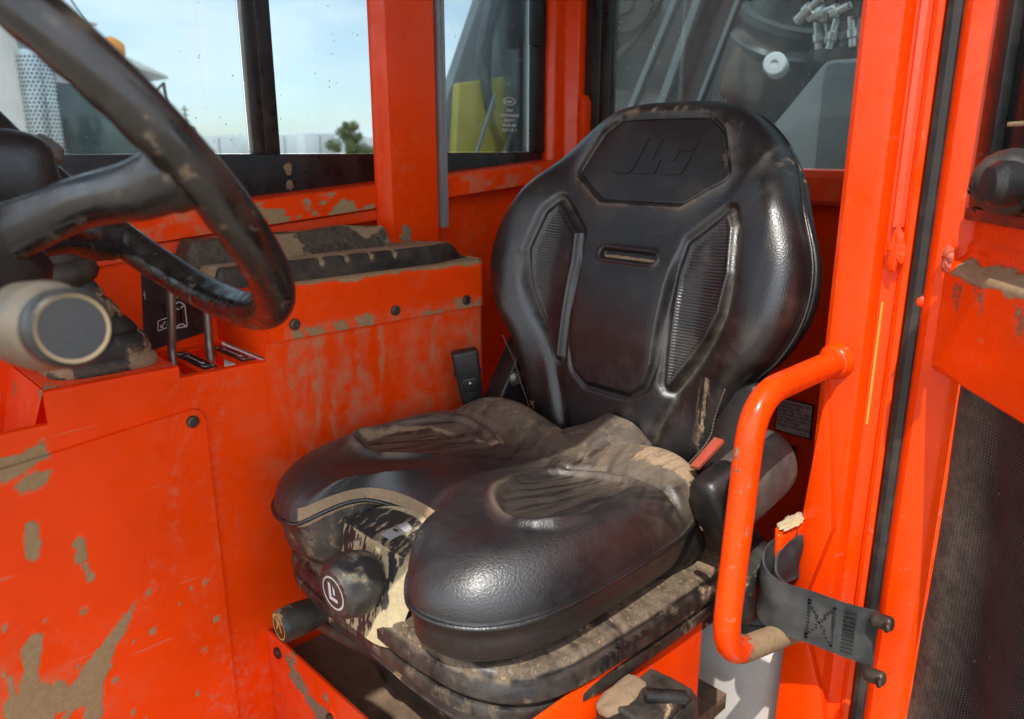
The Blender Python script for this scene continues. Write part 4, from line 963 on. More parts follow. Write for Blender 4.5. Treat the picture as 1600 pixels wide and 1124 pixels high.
mesh('emblem', [E_(*p) for p in ((-.009, .012), (-.004, .012), (-.004, -.006), (.008, -.006), (.008, -.011), (-.009, -.011), (.000, .010), (.004, .006), (.004, -.002), (.000, -.002))], [(0, 1, 2, 5), (2, 3, 4, 5), (6, 7, 8, 9)], M['grey_ink'], knob, False)
# lower side knob
sk = Vector((-.872, .412, -.622)); sd = Vector((-.06, -1, -.02)).normalized()
k2 = lathe('side_knob', [(.016, -.075), (.020, -.05), (.0235, -.02), (.0235, .0), (.0225, .006), (.0205, .0085), (.0195, .0078), (.0004, .0078)], sk, sd, M['plastic_muddy'], seat, 30, 32)
V = []
su = sd.cross(Vector((0, 0, 1))).normalized(); sw = su.cross(sd)
for q in range(36):
    a = 2 * math.pi * q / 36
    for rr in (.0185, .0168): V.append(tuple(sk + sd * .0082 + (su * math.cos(a) + sw * math.sin(a)) * rr))
mesh('emblem', V, [(2 * q, 2 * q + 1, (2 * q + 3) % 72, (2 * q + 2) % 72) for q in range(36)], M['yellow'], k2, False)
mesh('emblem', [tuple(sk + sd * .0083 + su * x + sw * y) for x, y in ((-.009, -.006), (.0, .011), (.009, -.006), (.006, -.006), (0, .006), (-.006, -.006))], [(0, 1, 4, 5), (1, 2, 3, 4)], M['yellow'], k2, False)
# slide bar under the base
tube('slide_bar', [(-.92, .47, -.655), (-.62, .52, -.66)], .012, M['bolt'], seat, 12)
tube('adjust_lever', round_path([(-.60, .60, -.655), (-.575, .50, -.665), (-.595, .435, -.672), (-.60, .40, -.675)], .03), .0085, M['steel'], seat, 12)
# side bracket of the recliner on the far side
prism('side_bracket', [(-.995, .845, -.50), (-.995, .905, -.40), (-.995, .955, -.325), (-.995, 1.03, -.30), (-.995, 1.05, -.36), (-.995, 1.02, -.50)], (.045, 0, 0), M['plastic_clean'], seat, .006, 3)
lathe('pivot_bolt', [(.014, 0), (.014, .004), (.008, .010), (.0004, .011)], (-.9495, .925, -.395), (1, -.2, 0), M['steel'], seat, 16)
# near side: hinge cover, belt retractor, red tag
def capsule(name, p0, p1, rx, rz, matl, parent, n=26, ns=30, pw=3.0, attr=None):
    p0, p1 = Vector(p0), Vector(p1); ax = (p1 - p0); L = ax.length; ax.normalize()
    u = ax.cross(Vector((0, 0, 1))).normalized(); w = u.cross(ax)
    V = []
    for t in np.linspace(0, 1, n):
        c = (1 - abs(2 * t - 1) ** 7) ** .42 if 0 < t < 1 else .02
        for q in range(ns):
            a = 2 * math.pi * q / ns; ca, sa = math.cos(a), math.sin(a)
            r = (abs(ca) ** pw + abs(sa) ** pw) ** (-1 / pw)
            V.append(tuple(p0 + ax * L * t + u * ca * r * rx * c + w * sa * r * rz * c))
    F = [(i * ns + q, i * ns + (q + 1) % ns, (i + 1) * ns + (q + 1) % ns, (i + 1) * ns + q) for i in range(n - 1) for q in range(ns)]
    F += [tuple(range(ns))[::-1], tuple((n - 1) * ns + q for q in range(ns))]
    A = np.array(V); return mesh(name, V, F, matl, parent, True, 60, {'mud': attr(A)} if attr else None)
M['dusty_plastic'] = mat('dusty_grey_plastic', (.05, .047, .044), .6, dust=.75, mud=.2, mudscale=30, bump='grain', dustcol=(.22, .18, .14))
capsule('belt_retractor', (-.456, .805, -.435), (-.440, .925, -.388), .036, .048, M['dusty_plastic'], seat, pw=2.3)
capsule('retractor_cap', (-.462, .775, -.436), (-.448, .838, -.412), .028, .046, M['plastic'], seat, pw=2.5)
capsule('hinge_cover', (-.505, .90, -.46), (-.500, .945, -.300), .036, .028, M['plastic'], seat)
prism('red_tag', [(-.512, .822, -.405), (-.492, .81, -.397), (-.482, .852, -.368), (-.502, .862, -.372)], (.0, -.004, .006), M['red'], seat, .001)
capsule('side_trim', (-.52, .74, -.535), (-.495, .83, -.492), .014, .026, M['plastic'], seat)
capsule('rear_cap', (-.462, .84, -.59), (-.455, .94, -.555), .040, .045, M['plastic_muddy'], seat)
box('trim_clip', (-.478, .790, -.524), (-.450, .800, -.515), M['mud'], seat, .003)
# seat belt buckle on its stalk (far side)
bk = Vector((-.958, .822, -.375))
bt = Vector((.02, .16, -.98)).normalized(); bu = Vector((.55, .8, .15)); bu = (bu - bt * bu.dot(bt)).normalized(); bw = bt.cross(bu)
MB = Matrix((bu, bw, bt)).transposed().to_4x4(); MB.translation = bk
bm = bmesh.new(); vs = add_box(bm, (-.023, -.013, -.052), (.023, .013, .046), .006, 3)
for v_ in bm.verts:
    k_ = 1 - .22 * max(0, v_.co.z / .046); v_.co.x *= k_
bmesh.ops.transform(bm, matrix=MB, verts=bm.verts); buckle = bmobj('belt_buckle', bm, M['plastic_clean'], seat)
def bb(name, lo, hi, matl, bev=.001): return box(name, lo, hi, matl, buckle, bev, 2, MB)
side = 1 if (Vector((0, 0, 0)) - bk).dot(bw) > 0 else -1
y0_, y1_ = (.0125, .0148) if side > 0 else (-.0148, -.0125)
bb('buckle_band', (-.0232, -.0134, -.012), (.0232, .0134, -.0105), M['cavity_shade'], 0)
bb('press_button', (-.012, y0_, -.004), (.013, y1_, .020), M['plastic'], .0015)
b_dot = MB @ Vector((.0, y1_ if side > 0 else y0_, .004)); lathe('button_dot', [(.0022, 0), (.0018, .0008), (.0003, .0009)], b_dot, bw * side, M['label_white'], buckle, 12)
bb('stalk', (-.013, -.005, .044), (.013, .005, .125), M['web'], .002)

# ================================================================== STEERING WHEEL
WC = Vector((-.697, .191, .002)); WR = .192
wnr = Vector((-.012, math.sin(R(50)), math.cos(R(50)))).normalized()
wa = wnr.cross(Vector((1, 0, 0))).normalized(); wb = wnr.cross(wa)
wheel = thing('steering_wheel', WC - wnr * .10, 'black padded steering wheel streaked with mud, close to the lens at left', 'steering wheel')
def wp(deg, r=WR, d=0.): return WC + (wa * math.cos(R(deg)) + wb * math.sin(R(deg))) * r + wnr * d
NP, NSd = 220, 26; V = []; md = []
for i in range(NP):
    dg = 360 * i / NP; c = wp(dg); rad = (c - WC).normalized()
    for q in range(NSd):
        a = 2 * math.pi * q / NSd
        under = math.cos(a) < -.2
        fg = .0005 * (1 + math.sin(R(dg) * 46)) if math.cos(a) < .35 and math.sin(a) < .3 else 0     # finger grooves inside/below
        r_ = .0175 - fg
        V.append(tuple(c + (rad * math.cos(a) + wnr * math.sin(a)) * r_))
F = [(i * NSd + q, i * NSd + (q + 1) % NSd, ((i + 1) % NP) * NSd + (q + 1) % NSd, ((i + 1) % NP) * NSd + q) for i in range(NP) for q in range(NSd)]
A = np.array(V); nz_ = fbm(A[:, 0] * 120, A[:, 1] * 120, A[:, 2] * 60)
ang = np.repeat(np.arange(NP) * 360 / NP, NSd)
rmud = .40 * sstep(.60, .70, nz_) * ((ang < 75) | (ang > 262)) ; rmud = np.maximum(rmud, .8 * bump1(ang, 281, 5) * bump1(np.tile(np.arange(NSd), NP), 14, 2.5))
mesh('rim', V, F, M['wheel'], wheel, True, 0, {'mud': rmud, 'film': .25 * sstep(.5, .7, fbm(A[:, 0] * 25, A[:, 1] * 25, A[:, 2] * 25))})
HUB = WC - wnr * .098
for dg, w1 in ((275, 1.0), (54, .82), (165, .9)):
    p0 = wp(dg, WR - .004, -.004); hubp = HUB + (p0 - HUB - wnr * (p0 - HUB).dot(wnr)).normalized() * .03
    mid = wp(dg, WR * .84, -.026)
    P = catmull([tuple(hubp), tuple(HUB.lerp(mid, .62) + wnr * .004), tuple(mid), tuple(p0)], 40)
    rr = [(.0205 - .0045 * math.sin(t * math.pi) + (.002 if t > .9 else 0)) * w1 for t in np.linspace(0, 1, 40)]
    tube('spoke', [Vector(p) for p in P], rr, M['wheel'], wheel, 24, 60, squash=(1.12, .80), attr=lambda x, y, z: .34 * sstep(.58, .70, fbm(x * 90, y * 90, z * 90)))
lathe('hub', [(.020, -.06), (.045, -.05), (.058, -.02), (.058, .004), (.050, .016), (.030, .022), (.0005, .024)], HUB, wnr, M['plastic'], wheel, 36)
lathe('column', [(.030, .0), (.032, .12), (.038, .125), (.040, .60)], HUB - wnr * .05, -wnr, M['plastic'], wheel, 24)

# shift lever on the column, end cap facing the lens
sl_c = Vector((-.463, .112, -.094)); sl_d = Vector((.60, .40, -.02)).normalized()
sld = Vector((.87, .0, .12)).normalized()
lev = thing('shift_lever', sl_c - sld * .20, 'blurred tan lever grip with a round dark end cap, nearest the lens', 'lever')
lathe('grip', [(.010, -.26), (.012, -.13), (.024, -.115), (.0275, -.10), (.0275, -.055), (.0255, -.040), (.0235, -.026), (.0225, -.018)], sl_c, sld, M['brass'], lev, 32, 40)
cap = lathe('end_cap', [(.0225, -.018), (.0228, -.006), (.0215, -.001), (.019, .001), (.0185, .0004), (.0180, .0004), (.0174, -.0003), (.0004, -.0003)], sl_c, sld, M['plastic_clean'], lev, 36, 40)
M['tan_ring'] = mat('tan_mud_ring', (.27, .20, .11), .85)
lu = sld.cross(Vector((0, 0, 1))).normalized(); lw = lu.cross(sld)
V = []
for q in range(40):
    a = 2 * math.pi * q / 40
    for rr, hh in ((.0188, .0013), (.0174, .0006)): V.append(tuple(sl_c + sld * hh + (lu * math.cos(a) + lw * math.sin(a)) * rr))
mesh('mud_ring', V, [(2 * q, 2 * q + 1, (2 * q + 3) % 80, (2 * q + 2) % 80) for q in range(40)], M['tan_ring'], cap, True)

# ================================================================== CONTROLS ON THE CONSOLE
joy = thing('joystick', (-1.108, .293, -.277), 'black joystick with muddy rubber boot behind the steering wheel', 'joystick')
prof = [(1.0, 0), (1.02, .006), (.99, .014), (.93, .017), (.96, .024), (.93, .040), (.80, .046), (.82, .050), (.68, .064), (.60, .068), (.61, .074), (.50, .088), (.42, .093), (.43, .098), (.34, .112), (.29, .118)]
V = []; ns = 48
for rr, h in prof:
    for q in range(ns):
        a = 2 * math.pi * q / ns; ca, sa = math.cos(a), math.sin(a); sq = (abs(ca) ** 4 + abs(sa) ** 4) ** -.25
        V.append((-1.108 + .066 * rr * ca * sq - .0 * h, .291 + .068 * rr * sa * sq - .12 * h, -.277 + h))
F = [(i * ns + q, i * ns + (q + 1) % ns, (i + 1) * ns + (q + 1) % ns, (i + 1) * ns + q) for i in range(len(prof) - 1) for q in range(ns)] + [tuple(range(ns)), tuple((len(prof) - 1) * ns + q for q in range(ns))]
A = np.array(V); mesh('boot', V, F, M['rubber'], joy, True, 50, {'mud': .62 * sstep(.50, .60, fbm(A[:, 0] * 50, A[:, 1] * 50, A[:, 2] * 50)) + .4 * bump1(A[:, 2], -.270, .008)})
jn = lathe('collar', [(.016, .100), (.022, .108), (.034, .116), (.039, .126), (.036, .136), (.026, .142), (.0005, .144)], (-1.108, .281, -.277), (0, -.08, 1), M['plastic_muddy'], joy, 28, 60)
lathe('handle', [(.024, .138), (.0225, .165), (.022, .185), (.026, .205), (.025, .222), (.016, .232), (.0005, .234)], (-1.108, .281, -.277), (0, -.08, 1), M['rubber'], joy, 26, 60)
for nm, y, x, h, tilt, lb in (('control_lever', .390, -1.118, .100, .02, 'bare steel control lever in the front slot, taller and nearer the boot'), ('control_lever', .445, -1.118, .078, .0, 'bare steel control lever in the rear slot next to the console step')):
    lv = thing(nm, (x, y, -.346), lb, 'lever', 'steel control levers in the console slots')
    tube('rod', round_path([(x + .014, y, -.345), (x + .010, y, -.30), (x, y + .004, -.282), (x - .002 + tilt, y + .008, -.277 + h)], .012), .0062, M['steel'], lv, 14)
    lathe('lever_knob', [(.008, 0), (.012, .006), (.0135, .02), (.011, .034), (.004, .040), (.0004, .041)], (x - .002 + tilt, y + .008, -.277 + h - .006), (0, .02, 1), M['plastic'], lv, 18)
# rubber tray moulded over the console top
tray = thing('rubber_tray', (-1.10, .67, -.186), 'black moulded rubber tray caked with dried mud on top of the side console', 'tray')
NY, NX = 230, 90; A, B = np.meshgrid(np.linspace(.43, .905, NY), np.linspace(0, 1, NX), indexing='ij')
xf = -1.030 - .025 * sstep(.80, .905, A); X_ = xf - B * (1.165 + xf + .0) * 1.0
X_ = xf + (-1.178 - xf) * B
Z_ = .029 * sstep(.0, .07, B) ** .7 - .004 * sstep(.2, .8, B)
Z_ *= (1 - .92 * sstep(.865, .905, A)) * sstep(.43, .445, A)
NOT = 0
for yc in (.60, .645, .69, .735):
    NOT = NOT + (1 - sstep(.003, .006, np.abs(A - yc))) * sstep(.02, .05, B) * (1 - sstep(.12, .16, B))
    Z_ -= .004 * (1 - sstep(.003, .006, np.abs(A - yc))) * sstep(.02, .06, B) * (1 - sstep(.16, .25, B)) * (1 - sstep(.78, .82, A))
Z_ += .034 * sstep(.50, .66, B) * (1 - sstep(.775, .790, A)) * (1 - .25 * sstep(.9, 1, B))
Z_ += .0035 * (fbm(A * 40, B * 9) - .5) * (B > .12) + .006 * bump1(np.abs(A - .69), 0, .05) * bump1(B, .72, .06)
V = np.stack([X_.ravel(), A.ravel(), -.1855 + Z_.ravel()], 1)
nm_ = fbm(A * 30, B * 5, 2.); tm = .85 * sstep(.12, .2, B) * sstep(.30, .46, nm_ + .1) ; tm = np.maximum(tm, .85 * sstep(.10, .13, B) * (1 - sstep(.2, .3, B)) * sstep(.30, .45, nm_ + .12))
tm = np.maximum(tm, .42 * (B < .12) * sstep(.55, .66, fbm(A * 75, B * 16, 5.))); tm *= 1 - .6 * sstep(.44, .52, B) * (1 - sstep(.775, .79, A)) * sstep(.36, .48, fbm(A * 22, B * 6, 9.))
tm = np.where(B < .10, tm * .4, tm); tm = np.maximum(tm, .85 * NOT)
F = grid_faces(NY, NX)
mesh('tray_body', V, F, M['rubber_mat'], tray, True, 40, {'mud': tm.ravel(), 'film': .12 + 0 * tm.ravel()})
# dash pod peeking in at the left edge
pod = thing('dash_pod', (-.93, .09, -.10), 'dark rounded dash pod at the left edge behind the wheel spoke', 'dash pod')
capsule('housing', (-.875, .03, -.02), (-.845, .215, -.030), .030, .048, M['plastic'], pod, pw=2.3)
lathe('pod_cap', [(.016, 0), (.017, .008), (.012, .016), (.0005, .018)], (-.86, .205, -.004), (.3, .5, .7), M['dusty_plastic'], pod, 20)
tube('pod_stem', [(-.865, .10, -.05), (-.93, .03, -.45)], .02, M['plastic'], pod, 14)

# ================================================================== THINGS AT THE DOOR
strap = thing('door_strap', (-.34, .87, -.56), 'dusty grey webbing strap stitched in a loop between the post and the door', 'strap')
def ribbon(name, path, h, matl, parent, th=.003, tw=None, sag=None):
    P = catmull(path, 70); V = []; nvz = 12
    for i, p in enumerate(P):
        t = P[min(i + 1, 69)] - P[max(i - 1, 0)]; t /= np.linalg.norm(t); nrm = np.array([-t[1], t[0], 0]); nrm /= np.linalg.norm(nrm)
        hh = h * (1 - .06 * math.sin(i / 69 * math.pi))
        for side_ in (1, -1):
            for zq in np.linspace(-.5, .5, nvz)[::side_]:
                V.append(p + nrm * (th / 2 * side_ + .0016 * math.sin(zq * 7 + i * .12)) + np.array([0, 0, zq * hh]))
    n2_ = 2 * nvz; F = [(i * n2_ + q, i * n2_ + (q + 1) % n2_, (i + 1) * n2_ + (q + 1) % n2_, (i + 1) * n2_ + q) for i in range(69) for q in range(n2_)]
    F += [tuple(range(n2_)), tuple(69 * n2_ + q for q in range(n2_))[::-1]]
    return mesh(name, V, F, matl, parent, True, 40), P
wb_, P1 = ribbon('webbing', [(-.398, .905, -.518), (-.407, .872, -.520), (-.411, .848, -.530), (-.402, .832, -.543), (-.380, .830, -.553), (-.345, .848, -.560), (-.310, .868, -.569), (-.280, .893, -.579)], .076, M['web'], strap)
ribbon('loop_end', [(-.392, .910, -.518), (-.397, .882, -.521), (-.400, .858, -.530), (-.391, .840, -.543), (-.370, .841, -.553), (-.338, .858, -.560)], .062, M['web'], strap)
st = bmesh.new()
def stitch(i0, i1, z0, z1, n_):
    for q in range(n_):
        k_ = i0 + (i1 - i0) * q / max(1, n_ - 1); zc_ = z0 + (z1 - z0) * q / max(1, n_ - 1); p = P1[int(k_)] + np.array([.0008, -.0030, zc_])
        add_box(st, (p[0] - .0022, p[1] - .0008, p[2] - .0006), (p[0] + .0022, p[1] + .0004, p[2] + .0006))
for (a_, b_, c_, d_) in ((44, 44, -.026, .026), (53, 53, -.026, .026), (44, 53, -.026, .026), (44, 53, .026, -.026)): stitch(a_, b_, c_, d_, 13)
for q in range(11):
    p = P1[59] + np.array([.0, -.0032, -.028 + .0056 * q]); w_ = P1[61] - P1[57]; w_ = w_ / np.linalg.norm(w_) * .0075
    add_box(st, (-.5, -.0007, -.0011), (.5, .0005, .0011), 0, 2, Matrix.Translation(Vector(p)) @ Matrix(((w_[0] * 2, -w_[1], 0, 0), (w_[1] * 2, w_[0], 0, 0), (0, 0, 1, 0), (0, 0, 0, 1))) if 0 else Matrix.Translation(Vector(p)) @ Matrix.Rotation(math.atan2(w_[1], w_[0]), 4, 'Z') @ Matrix.Rotation(.25, 4, 'Y') @ Matrix.Diagonal((.015, 1, 1, 1)))
setp(bmobj('stitching', st, M['stitch'], strap, False), kind='stuff')
pe = Vector((-.274, .890, -.545))
for dz in (0, -.076):
    c_ = capsule('end_bracket', tuple(pe + Vector((-.010, -.012, dz - .001))), tuple(pe + Vector((.016, -.012, dz + .003))),   .008, .009, M['bolt'], strap, ns=18, pw=2.3)
    lathe('bracket_bolt', [(.006, 0), (.006, .003), (.003, .004), (.0004, .003)], pe + Vector((.013, -.023, dz + .003)), DN, M['bolt'], strap, 12)
prism('post_bracket', [(-.413, .935, -.470), (-.413, .872, -.470), (-.408, .866, -.475), (-.400, .866, -.478), (-.395, .935, -.475)], (0, 0, -.058), M['orange_clean'], strap, .003)
smear('bracket_mud', [(-.405 + .011 * math.cos(a), .90 + .034 * math.sin(a), -.4695) for a in np.linspace(0, 6.28, 9)[:-1]], (0, 0, 1), M['mud_pale'], strap, .0025)

# muddy latch box low beside the seat
mb = thing('muddy_valve_box', (-.43, .62, -.70), 'black plastic box buried in grey mud at the foot of the seat base', 'box')
def lump(name, lo, hi, matl, parent, seed, amp=.008, cuts=22, bev=.03):
    bm = bmesh.new(); add_box(bm, lo, hi, bev, 5)
    bmesh.ops.subdivide_edges(bm, edges=[e for e in bm.edges if e.calc_length() > .012], cuts=3, use_grid_fill=True)
    bm.normal_update()
    C_ = np.array([v_.co for v_ in bm.verts]); d_ = amp * 2 * (fbm(C_[:, 0] * 45 + seed, C_[:, 1] * 45, C_[:, 2] * 45, 5) - .5)
    nr_ = [v_.normal.copy() for v_ in bm.verts]
    for v_, n_, q in zip(bm.verts, nr_, d_): v_.co += n_ * float(q)
    return bmobj(name, bm, matl, parent, True, 0)
lump('box_body', (-.462, .545, -.78), (-.385, .690, -.598), M['plastic_muddy'], mb, 1)
lump('mud_clump', (-.463, .500, -.78), (-.395, .556, -.650), M['mud'], mb, 5, .016)
lump('mud_crust', (-.462, .570, -.612), (-.428, .640, -.590), M['mud'], mb, 9, .010, bev=.01)
lump('box_lid', (-.452, .580, -.606), (-.392, .668, -.592), M['plastic_muddy'], mb, 12, .003, bev=.005)
tube('lid_bar', [(-.42, .612, -.585), (-.392, .648, -.592)], .008, M['plastic'], mb, 12)
# white reservoir behind the seat box
jug = thing('fluid_reservoir', (-.53, 1.02, -.97), 'mud-stained white plastic reservoir with a caked cap beside the seat base', 'reservoir')
lump('tank', (-.62, .96, -1.02), (-.425, 1.12, -.700), M['jug'], jug, 3, .004, bev=.035)
lathe('cap', [(.055, 0), (.058, .006), (.052, .016), (.055, .020), (.050, .040), (.042, .046), (.0005, .05)], (-.495, 1.0, -.700), (0, 0, 1), M['plastic_muddy'], jug, 30)
lump('cap_mud', (-.54, .96, -.668), (-.45, 1.04, -.640), M['mud'], jug, 7, .008, bev=.012)
# ================================================================== OUTSIDE
M['truck_paint'] = mat('pale_truck_paint', (.80, .72, .68), .35, coat=.3, dust=.2)
M['truck_white'] = mat('white_truck_paint', (.72, .71, .68), .35, dust=.15)
M['chrome'] = mat('perforated_steel', (.60, .61, .62), .25, metal=.9, dust=.1)
M['dark_glass'] = mat('dark_truck_glass', (.05, .085, .085), .08, spec=.8, dust=.12)
M['amber'] = mat('amber_lens', (.80, .28, .02), .3)
M['tyre'] = mat('tyre_rubber', (.02, .02, .02), .8, dust=.4)
M['grey_steel'] = mat('grey_machine_paint', (.06, .068, .072), .35, dust=.2, dustcol=(.25, .24, .21))
M['grey_light'] = mat('light_grey_machine_paint', (.16, .175, .18), .35, dust=.2, dustcol=(.3, .29, .26))
M['dark_steel'] = mat('dark_machine_paint', (.03, .024, .026), .4, dust=.25)
M['yellow_panel'] = mat('yellow_machine_panel', (.30, .26, .03), .45, dust=.25)
M['hose'] = mat('black_hose', (.015, .015, .015), .45, dust=.3)
M['fitting'] = mat('zinc_fitting', (.55, .55, .52), .3, metal=.8, dust=.2)
# ---- parked truck beyond the far window
truck = thing('parked_truck', (-7.2, 1.8, gz), 'pale parked truck cab with perforated exhaust guard outside the far window', 'truck')
prof = [(-1.2, -1.25), (-1.2, 1.05), (.9, 1.12), (1.45, 1.02), (1.86, .84), (2.16, .62), (2.42, .02), (2.55, -.10), (3.9, -.22), (4.05, -.35), (4.05, -1.25)]
prism('cab_body', [(-8.5, y, z) for y, z in prof], (2.25, 0, 0), M['truck_paint'], truck, .05, 3)
wn_ = prism('side_window', [(-6.262, 1.66, -.12), (-6.262, 2.26, -.16), (-6.262, 2.12, .44), (-6.262, 1.63, .46)], (.02, 0, 0), M['dark_glass'], truck, .006)
prism('sun_visor', [(-8.3, 2.13, .66), (-8.3, 2.40, .545), (-8.3, 2.40, .52), (-8.3, 2.12, .60)], (2.1, 0, 0), M['truck_white'], truck, .01)
prism('windscreen', [(-8.3, 2.20, .56), (-8.3, 2.43, .03), (-8.3, 2.46, .04), (-8.3, 2.23, .57)], (1.95, 0, 0), M['dark_glass'], truck, .004)
for xx in (-6.45, -7.1, -7.7): lathe('marker_light', [(.09, 0), (.09, .05), (.06, .10), (.005, .11)], (xx, 2.09, .70), (0, .55, .85), M['amber'], truck, 16)
box('roof_rail', (-8.4, 1.70, .86), (-6.30, 1.98, .885), M['truck_white'], truck, .008)
tube('antenna', [(-6.3, 1.95, .80), (-6.32, 1.83, 1.02)], .006, M['hose'], truck, 6)
tube('mirror_arm', [(-6.25, 2.28, .40), (-6.05, 2.30, .48), (-6.05, 2.32, .05)], .012, M['hose'], truck, 8)
for yy, nm in ((3.2, 0), (.2, 1)):
    for xx in (-6.55, -8.2):
        w_ = lathe('wheel', [(.30, -.14), (.48, -.13), (.52, -.08), (.52, .08), (.48, .13), (.30, .14)], (xx, yy, gz + .52), (1, 0, 0), M['tyre'], truck, 32)
        lathe('wheel_rim', [(.29, -.15), (.29, .10), (.12, .06), (.12, .16), (.005, .16)], (xx, yy, gz + .52), (1, 0, 0), M['chrome'], w_, 24)
st_ = lathe('exhaust_stack', [(.085, -1.2), (.085, 1.6)], (-6.12, 1.50, .0), (0, 0, 1), M['grey_light'], truck, 20)
gd = lathe('exhaust_guard', [(.110, -.22), (.112, -.2), (.112, .62), (.110, .64)], (-6.12, 1.50, .0), (0, 0, 1), M['chrome'], truck, 32)
V, F = [], []
for j in range(30):
    for i in range(11):
        a = -1.35 + (i + .5 * (j % 2)) * .25; z = -.16 + j * .026
        c = Vector((-6.12 + .1128 * math.cos(a), 1.50 + .1128 * math.sin(a), z)); tt = Vector((-math.sin(a), math.cos(a), 0)); k = len(V)
        for q in range(7): th = q * 2 * math.pi / 7; V.append(tuple(c + tt * math.cos(th) * .0085 + Vector((0, 0, math.sin(th) * .0085))))
        F.append(tuple(range(k, k + 7)))
setp(mesh('perforation', V, F, M['cavity_shade'], truck, False), kind='stuff')
# ---- far yard: white trailers, trees, mast
M['trailer'] = mat('white_trailer', (.74, .75, .75), .5, dust=.1)
for i, (x, y, w, h, lb) in enumerate(((-55, 24.3, 3.3, 2.75, 'leftmost distant white trailer, left of the black window mullion'), (-53.2, 28.4, 2.6, 2.85, 'distant white trailer right of the black window mullion'), (-52.0, 30.6, 2.5, 2.95, 'distant white trailer just left of the round tree'), (-50.0, 34.9, 3.0, 2.7, 'distant white trailer right of the round tree, by the pillar'))):
    tr = thing('trailer', (x, y, gz), lb, 'trailer', 'white trailers far across the yard')
    box('trailer_body', (x - 9, y - w / 2, gz + .75), (x, y + w / 2, gz + h + .15), M['trailer'], tr, .05)
    box('door_seam', (x + .001, y - .03, gz + .9), (x + .03, y + .03, gz + h), M['grey_light'], tr, 0)
    box('underride_bar', (x - .1, y - w * .42, gz + .45), (x + .02, y + w * .42, gz + .6), M['grey_steel'], tr, .01)
    for yy in (-w * .33, w * .33): lathe('wheel', [(.2, -.15), (.48, -.14), (.5, 0), (.48, .14), (.2, .15)], (x - 1.2, y + yy, gz + .5), (0, 1, 0), M['tyre'], tr, 18)
def leaf_mat(name, a, b):
    t = NT(name); c = t.mix(t.noise(1.3, 4), a, b); return t.done(t.bsdf(c, .6))
M['leaf'] = leaf_mat('tree_leaves', (.085, .135, .04), (.17, .22, .08)); M['leaf2'] = leaf_mat('bush_leaves', (.05, .09, .04), (.10, .15, .08)); M['bark'] = mat('bark', (.10, .07, .05), .9)
def tree(name, x, y, h, w, lb, n=9000, lm='leaf'):
    t = thing(name, (x, y, gz), lb, 'tree', None)
    tube('trunk', [(x, y, gz), (x + .1, y, gz + h * .3), (x + .05, y + .1, gz + h * .7)], [w * .09, w * .06, w * .02], M['bark'], t, 10)
    for k in range(5):
        a = k * 1.3; tube('limb', [(x + .1, y, gz + h * (.25 + .06 * k)), (x + math.cos(a) * w * .3, y + math.sin(a) * w * .3, gz + h * (.5 + .07 * k))], [w * .035, w * .012], M['bark'], t, 7)
    cl = [(RNG.normal() * .24 * w, RNG.normal() * .24 * w, h * (.48 + .16 * RNG.normal()), RNG.uniform(.10, .2) * w) for _ in range(26)]
    V, F = [], []
    for k in range(n):
        cx_, cy_, cz_, cr_ = cl[k % 26]; d = RNG.normal(size=3); d *= cr_ / np.linalg.norm(d) * RNG.random() ** .4
        c = np.array([x + cx_, y + cy_, gz + np.clip(cz_, h * .22, h * .92)]) + d; a_, b_ = RNG.normal(size=3), RNG.normal(size=3); s = w * .022
        a_ *= s / np.linalg.norm(a_); b_ *= s / np.linalg.norm(b_); q = len(V); V += [c - a_, c + b_, c + a_, c - b_]; F.append((q, q + 1, q + 2, q + 3))
    mesh('crown', V, F, M[lm], t, False)
tree('round_tree', -50.2, 31.85, 4.6, 2.6, 'round green tree standing between the distant trailers')
tree('small_tree', -65.0, 30.4, 4.1, 2.0, 'small bush-like tree over the leftmost distant trailer, nearer the mullion', 2200, 'leaf2')
tree('small_tree', -65.4, 28.9, 4.0, 1.7, 'small bush-like tree over the leftmost distant trailer, farther from the mullion', 2200, 'leaf2')
mast = thing('yard_mast', (-55.7, 22.4, gz), 'thin grey mast with a boxy base on the horizon right of the truck', 'mast')
box('mast_base', (-56, 22.0, gz), (-55.4, 22.9, 1.6), M['grey_steel'], mast, .02)
tube('mast_pole', [(-55.7, 22.4, 1.5), (-55.7, 22.4, 3.0)], .06, M['grey_steel'], mast, 8)
for zz_ in (2.0, 2.4, 2.75): tube('mast_arm', [(-55.7, 22.15, zz_), (-55.7, 22.65, zz_)], .04, M['grey_steel'], mast, 6)

# ---- boom and chassis of the machine behind the cab (seen through the rear and quarter windows)
boom = thing('boom_assembly', (-1.5, 2.3, gz), 'grey boom frame with lift cylinder, hoses and covers behind the dirty rear window', 'machine boom')
def beam(name, a, b, w, d, matl, bev=.01):
    a, b = Vector(a), Vector(b); ax = (b - a).normalized(); u_ = ax.cross(Vector((0, 1, 0))).normalized(); v_ = ax.cross(u_)
    pl = [a + u_ * (-w / 2) + v_ * (-d / 2), a + u_ * (w / 2) + v_ * (-d / 2), a + u_ * (w / 2) + v_ * (d / 2), a + u_ * (-w / 2) + v_ * (d / 2)]
    return prism(name, [tuple(p) for p in pl], b - a, matl, boom, bev)
